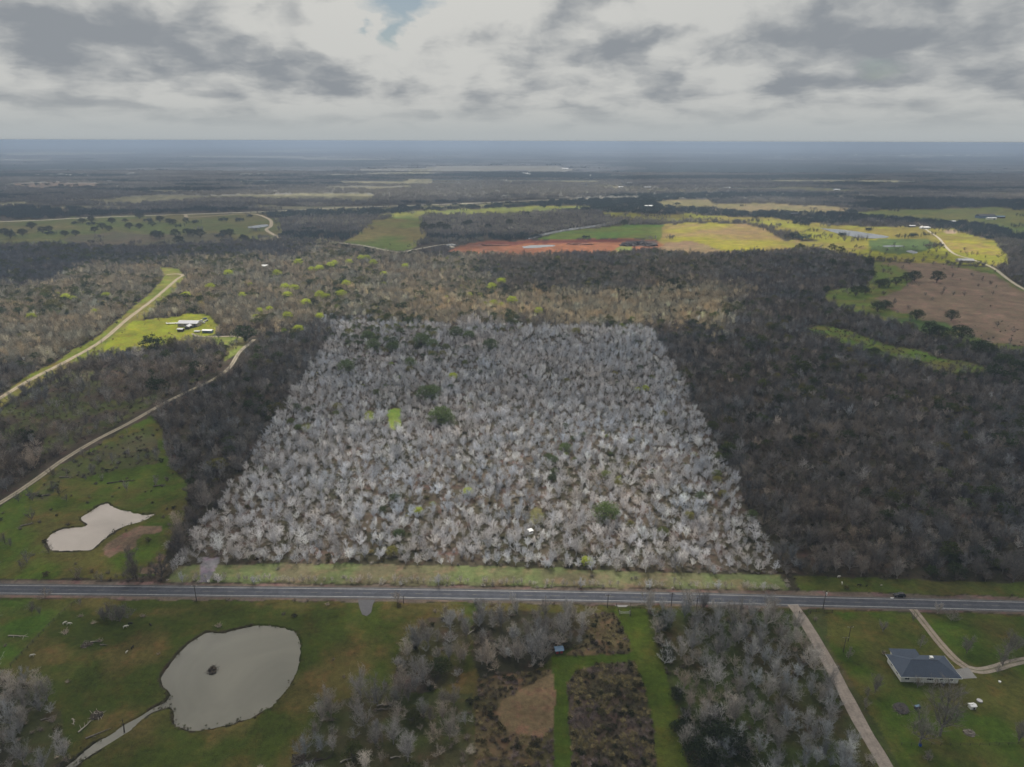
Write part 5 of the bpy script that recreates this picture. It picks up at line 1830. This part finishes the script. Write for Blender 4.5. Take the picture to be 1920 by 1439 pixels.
def fallen_log(u, v, length, ang, label, mat='wood_pale', r=.3, seed=0):
    q = random.Random(seed)
    g = P(u, v)
    t = thing('fallen_log', label, 'log', (g.x, g.y, 0), ang)
    m = MB()
    pts = [Vector((length * (k / 4 - .5), q.uniform(-.25, .25), r * (1.1 - .1 * k) + .06)) for k in range(5)]
    for k in range(4):
        m.bar(pts[k], pts[k + 1], r * (1 - .18 * k), r * (1 - .18 * (k + 1)), 7, k in (0, 3))
    obj('stem', m.mesh('stem'), M[mat], t)
    for k in range(4):
        p = pts[1 + k % 4] if k < 3 else pts[3]
        a = q.choice((-1, 1)) * q.uniform(.4, 1.1)
        l = length * q.uniform(.15, .34)
        e = p + Vector((math.cos(a) * l, math.sin(a) * l, q.uniform(.1, .9)))
        obj('branch', MB().bar(p, e, r * .4, r * .12, 5, False).mesh('branch'), M[mat], t)


LOGS = [(159, 1364, 5.0, 1.35, 'white bleached log lying upright in the pasture beside the pinkish brush'), (138, 1355, 3.4, -.9, 'short grey log left of the bleached white log'), (90, 1348, 4.2, .6, 'grey log at the edge of the corner thicket'), (178, 1204, 3.2, .2, 'pale log beside the flattened brush'),
        (196, 1210, 3.2, 0, 'thin grey log in the pasture left of the big pond'), (185, 1377, 7.5, .6, 'long grey log on the bank of the pond inlet'), (725, 1321, 7.0, .35, 'forked pale fallen tree in the open grove'), (717, 1331, 5.0, .05, 'thin straight log below the forked fallen tree'),
        (655, 1424, 6.0, .5, 'pale fallen tree in the lower open grove'), (575, 1430, 9.0, .4, 'long dark-sided fallen trunk at the lower end of the grove'), (600, 1426, 8.0, .25, 'long fallen limb beside the dark-sided trunk'), (742, 1421, 3.4, .25, 'short pale log in the lower grove'),
        (885, 1185, 5.0, .9, 'pale leaning dead limb between the grove and the thicket'), (35, 1194, 8.5, -.05, 'long pale log in the bright corner meadow'), (62, 927, 7.0, .45, 'grey log beside the farm track in the upper pasture'), (240, 903, 9.0, .2, 'long dark fallen tree in the upper pasture'),
        (125, 896, 8.0, .05, 'grey fallen tree below the farm track'), (300, 912, 7.0, .2, 'grey fallen tree at the wood edge of the upper pasture'), (86, 930, 5, .5, 'short grey log near the farm track'), (52, 985, 6, .6, 'log under the lone bare tree beside the tan pond'), (215, 906, 8, .35, 'dark fallen trunk in the middle of the upper pasture')]
for i, (u, v, l, a, lab) in enumerate(LOGS):
    fallen_log(u, v, l, a, lab, 'wood_pale' if ('pale' in lab or 'white' in lab) else ('wood_dark' if 'dark' in lab else 'wood_grey'), .28 if v > 1100 else .4, i)


def snag(u, v, h, label, seed, mat='wood_pale', r=.22):
    q = random.Random(seed)
    g = P(u, v)
    t = thing('dead_tree', label, 'dead tree', (g.x, g.y, 0), q.uniform(0, 6))
    top = Vector((q.uniform(-.6, .6), q.uniform(-.6, .6), h))
    mid = top * .5 + Vector((q.uniform(-.3, .3), 0, 0))
    obj('trunk', MB().bar((0, 0, -.2), mid, r, r * .7, 7, False).bar(mid, top, r * .7, r * .15, 6, False).mesh('trunk'), M[mat], t)
    for k in range(5):
        p = mid.lerp(top, q.uniform(-.2, .8))
        a = q.uniform(0, 6.283)
        l = h * q.uniform(.18, .35)
        obj('branch', MB().bar(p, p + Vector((math.cos(a) * l * .7, math.sin(a) * l * .7, l * .6)), r * .45, r * .1, 5, False).mesh('branch'), M[mat], t)


for i, (u, v, h, lab) in enumerate(((992, 982, 9, 'bleached white dead tree behind the white box blind'), (925, 1000, 8, 'thin pale dead tree left of the white box blind'), (241, 850, 4.5, 'left white snag of the pair in the upper pasture'), (256.5, 848, 4.5, 'right white snag of the pair in the upper pasture'), (239, 812, 3.5, 'short white snag nearest the farm track'),
                                    (180, 846, 2.5, 'small white stump below the farm track'), (1210, 768, 10, 'pale dead tree near the right edge of the light wood'), (717, 1392, 8, 'slim pale dead tree in the open grove'), (233, 1372, 6, 'dark dead sapling on the bank of the pond inlet'))):
    snag(u, v, h, lab, 40 + i, 'wood_dark' if 'dark dead' in lab else 'wood_pale')

# ------------------------------------------------------------------ yard things
g = P(1822, 1328)
t = thing('well_house', 'little white well house on the lawn right of the big yard tree', 'well house', (g.x, g.y, 0), .1)
obj('wall', MB().box(0, 0, .7, 2.0, 1.5, 1.4).mesh('wall'), M['wall_white'], t)
obj('roof', prism_roof(2.0, 1.5, .4, 0, .2).mesh('roof'), M['roof_white'], t, (0, 0, 1.45))
obj('door', MB().box(.25, -.78, .55, .7, .06, .8).mesh('door'), M['wood_dark'], t)
g = P(1836.5, 1315)
t = thing('septic_lid', 'round grey tank lid on the lawn above the white well house', 'tank lid', (g.x, g.y, 0), 0)
obj('ring', MB().bar((0, 0, -.1), (0, 0, .35), 1.0, 1.0, 18).mesh('ring'), M['concrete'], t)
obj('cap', MB().bar((0, 0, .36), (0, 0, .46), .9, .8, 18).mesh('cap'), M['tank_grey'], t)
g = P(1719, 1331)
t = thing('barbecue_smoker', 'dark barbecue smoker trailer under the left side of the big yard tree', 'smoker', (g.x, g.y, 0), .2)
obj('barrel', MB().bar((-1.0, 0, 1.0), (1.0, 0, 1.0), .55, .55, 12).mesh('barrel'), M['roof_dark'], t)
obj('hood', MB().box(0, .1, 1.62, 1.9, .9, .18).mesh('hood'), M['metal_blue'], t)
obj('chimney', MB().bar((.8, 0, 1.5), (.8, 0, 2.4), .1, .1, 6).mesh('chimney'), M['roof_dark'], t)
for x in (-.7, .7):
    for y in (-.4, .4):
        obj('leg', MB().bar((x, y, 0), (x, y, .7), .06, .06, 5).mesh('leg'), M['roof_dark'], t)
g = P(1725, 1399)
t = thing('water_barrel', 'bright blue plastic barrel at the foot of the big yard tree', 'barrel', (g.x, g.y, 0), 0)
obj('drum', MB().bar((0, 0, 0), (0, 0, .5), .42, .48, 14).bar((0, 0, .5), (0, 0, 1.1), .48, .40, 14).mesh('drum'), M['plastic_blue'], t)
obj('lid', MB().bar((0, 0, 1.1), (0, 0, 1.18), .43, .43, 14).mesh('lid'), M['roof_dark'], t)
g = P(1874, 1280)
t = thing('feed_tub', 'tiny white tub on the lawn beside the forked track', 'tub', (g.x, g.y, 0), 0)
obj('rim', MB().bar((0, 0, .5), (0, 0, .58), .48, .48, 12).mesh('rim'), M['roof_white'], t)
obj('bowl', MB().bar((0, 0, 0), (0, 0, .5), .32, .44, 12).mesh('bowl'), M['roof_white'], t)

# ------------------------------------------------------------------ clouds overhead (above the frame) that shade the land, with sunny gaps, one added to brighten the plot
LIT = [[(-700, 620), (0, 545), (130, 500), (330, 470), (560, 458), (720, 474), (860, 484), (900, 540), (1100, 556), (1330, 530), (1385, 560), (1372, 616), (1240, 610), (900, 602), (640, 604), (560, 640), (470, 665), (400, 668), (200, 690), (60, 720), (-100, 790), (-700, 960)],
       [(700, 690), (900, 672), (1150, 690), (1230, 790), (1330, 940), (1370, 1040), (1200, 1074), (800, 1070), (480, 1050), (500, 960), (600, 830)],  # added gap over the plot, only to brighten it
       [(1180, 402), (1400, 400), (1640, 412), (1800, 420), (1890, 450), (1900, 512), (1800, 500), (1760, 470), (1640, 462), (1480, 476), (1260, 478), (1000, 484), (820, 480), (830, 462), (1000, 446), (1210, 440)],
       [(430, 402), (700, 388), (1060, 372), (1400, 372), (1600, 392), (1580, 404), (1300, 396), (1080, 392), (900, 404), (720, 412), (560, 412)]]


def build_clouds():
    step, hc = 45.0, 1150.0
    xs = np.arange(-3400, 3400, step)
    ys = np.arange(-500, 3500, step)
    X, Y = np.meshgrid(xs, ys)
    u, v, w = project(X, np.maximum(Y, 5.0))
    v = np.where(Y < 60, 1800, v)
    uj = u + (fbm(X * .006, Y * .006, 3, 5) - .5) * 60
    vj = v + (fbm(X * .006 + 9, Y * .006, 3, 6) - .5) * 24
    lit = np.zeros(X.shape)
    for poly in LIT:
        lit = np.maximum(lit, inside(uj, vj, poly))
    lit = np.where(Y > 2600, np.maximum(lit, fbm(X * .0012, Y * .0012, 3, 12) > .5), lit)
    sh = 1.0 - lit
    for _ in range(2):
        pad = np.pad(sh, 1, mode='edge')
        sh = (pad[1:-1, 1:-1] * 2 + pad[:-2, 1:-1] + pad[2:, 1:-1] + pad[1:-1, :-2] + pad[1:-1, 2:]) / 6
    k = hc / SUNV.z
    CX, CY = X + SUNV.x * k, Y + SUNV.y * k
    bil = fbm(X * .006, Y * .006, 4, 71)
    bot = hc + (bil - .5) * 90
    top = bot + 25 + np.clip(sh - .35, 0, 1) * 420 * (.5 + bil)
    ny, nx = X.shape
    idx = np.arange(ny * nx).reshape(ny, nx)
    q = np.stack([idx[:-1, :-1], idx[:-1, 1:], idx[1:, 1:], idx[1:, :-1]], -1).reshape(-1, 4)
    q = q[(sh.reshape(-1)[q] > .45).all(1)]
    a = np.stack([CX, CY, bot], -1).reshape(-1, 3)
    b_ = np.stack([CX, CY, top], -1).reshape(-1, 3)
    vs = np.concatenate([a, b_])
    faces = np.concatenate([q[:, ::-1], q + ny * nx])
    # close the rims
    from collections import Counter
    e = np.concatenate([q[:, [0, 1]], q[:, [1, 2]], q[:, [2, 3]], q[:, [3, 0]]])
    key = Counter(map(tuple, np.sort(e, 1).tolist()))
    rim = np.array([p for p in e.tolist() if key[tuple(sorted(p))] == 1])
    faces = np.concatenate([faces, np.stack([rim[:, 0], rim[:, 1], rim[:, 1] + ny * nx, rim[:, 0] + ny * nx], 1)])
    used, inv = np.unique(faces, return_inverse=True)
    me = mesh('clouds', vs[used], inv.reshape(-1, 4), True)
    m = bpy.data.materials.new('cloud_vapour')
    m.use_nodes = True
    m.node_tree.nodes.clear()
    b = NB(m.node_tree)
    out = b.n('ShaderNodeOutputMaterial')
    tl = b.n('ShaderNodeBsdfTranslucent')
    tl.inputs[0].default_value = (.97, .97, .97, 1)
    tr = b.n('ShaderNodeBsdfTransparent')
    ms = b.n('ShaderNodeMixShader')
    oc = b.n('ShaderNodeTexCoord').outputs['Object']
    b.link(b.maprange(b.noise(oc, .004, 4, .6), .35, .65, .50, .68, False), ms.inputs[0])
    b.link(tr.outputs[0], ms.inputs[1])
    b.link(tl.outputs[0], ms.inputs[2])
    b.link(ms.outputs[0], out.inputs[0])
    tag(obj('clouds', me, m), 'unseen broken grey cloud deck overhead, with a sun gap added over the plot', 'clouds', kind='stuff')


build_clouds()

# ------------------------------------------------------------------ the air
def build_haze():
    mb = MB()
    mb.box(0, 78000, 94.2, 420000, 170000, 194.6)
    m = bpy.data.materials.new('haze_air')
    m.use_nodes = True
    m.node_tree.nodes.clear()
    b = NB(m.node_tree)
    out = b.n('ShaderNodeOutputMaterial')
    pv = b.n('ShaderNodeVolumePrincipled')
    pv.inputs['Color'].default_value = (.56, .70, .92, 1)
    pv.inputs['Density'].default_value = HAZE
    pv.inputs['Anisotropy'].default_value = 0.0
    b.link(pv.outputs[0], out.inputs['Volume'])
    o = tag(obj('haze', mb.mesh('haze'), m), 'thin blue haze over the distant land', 'haze', kind='stuff')


HAZE = 1.7e-4
build_haze()
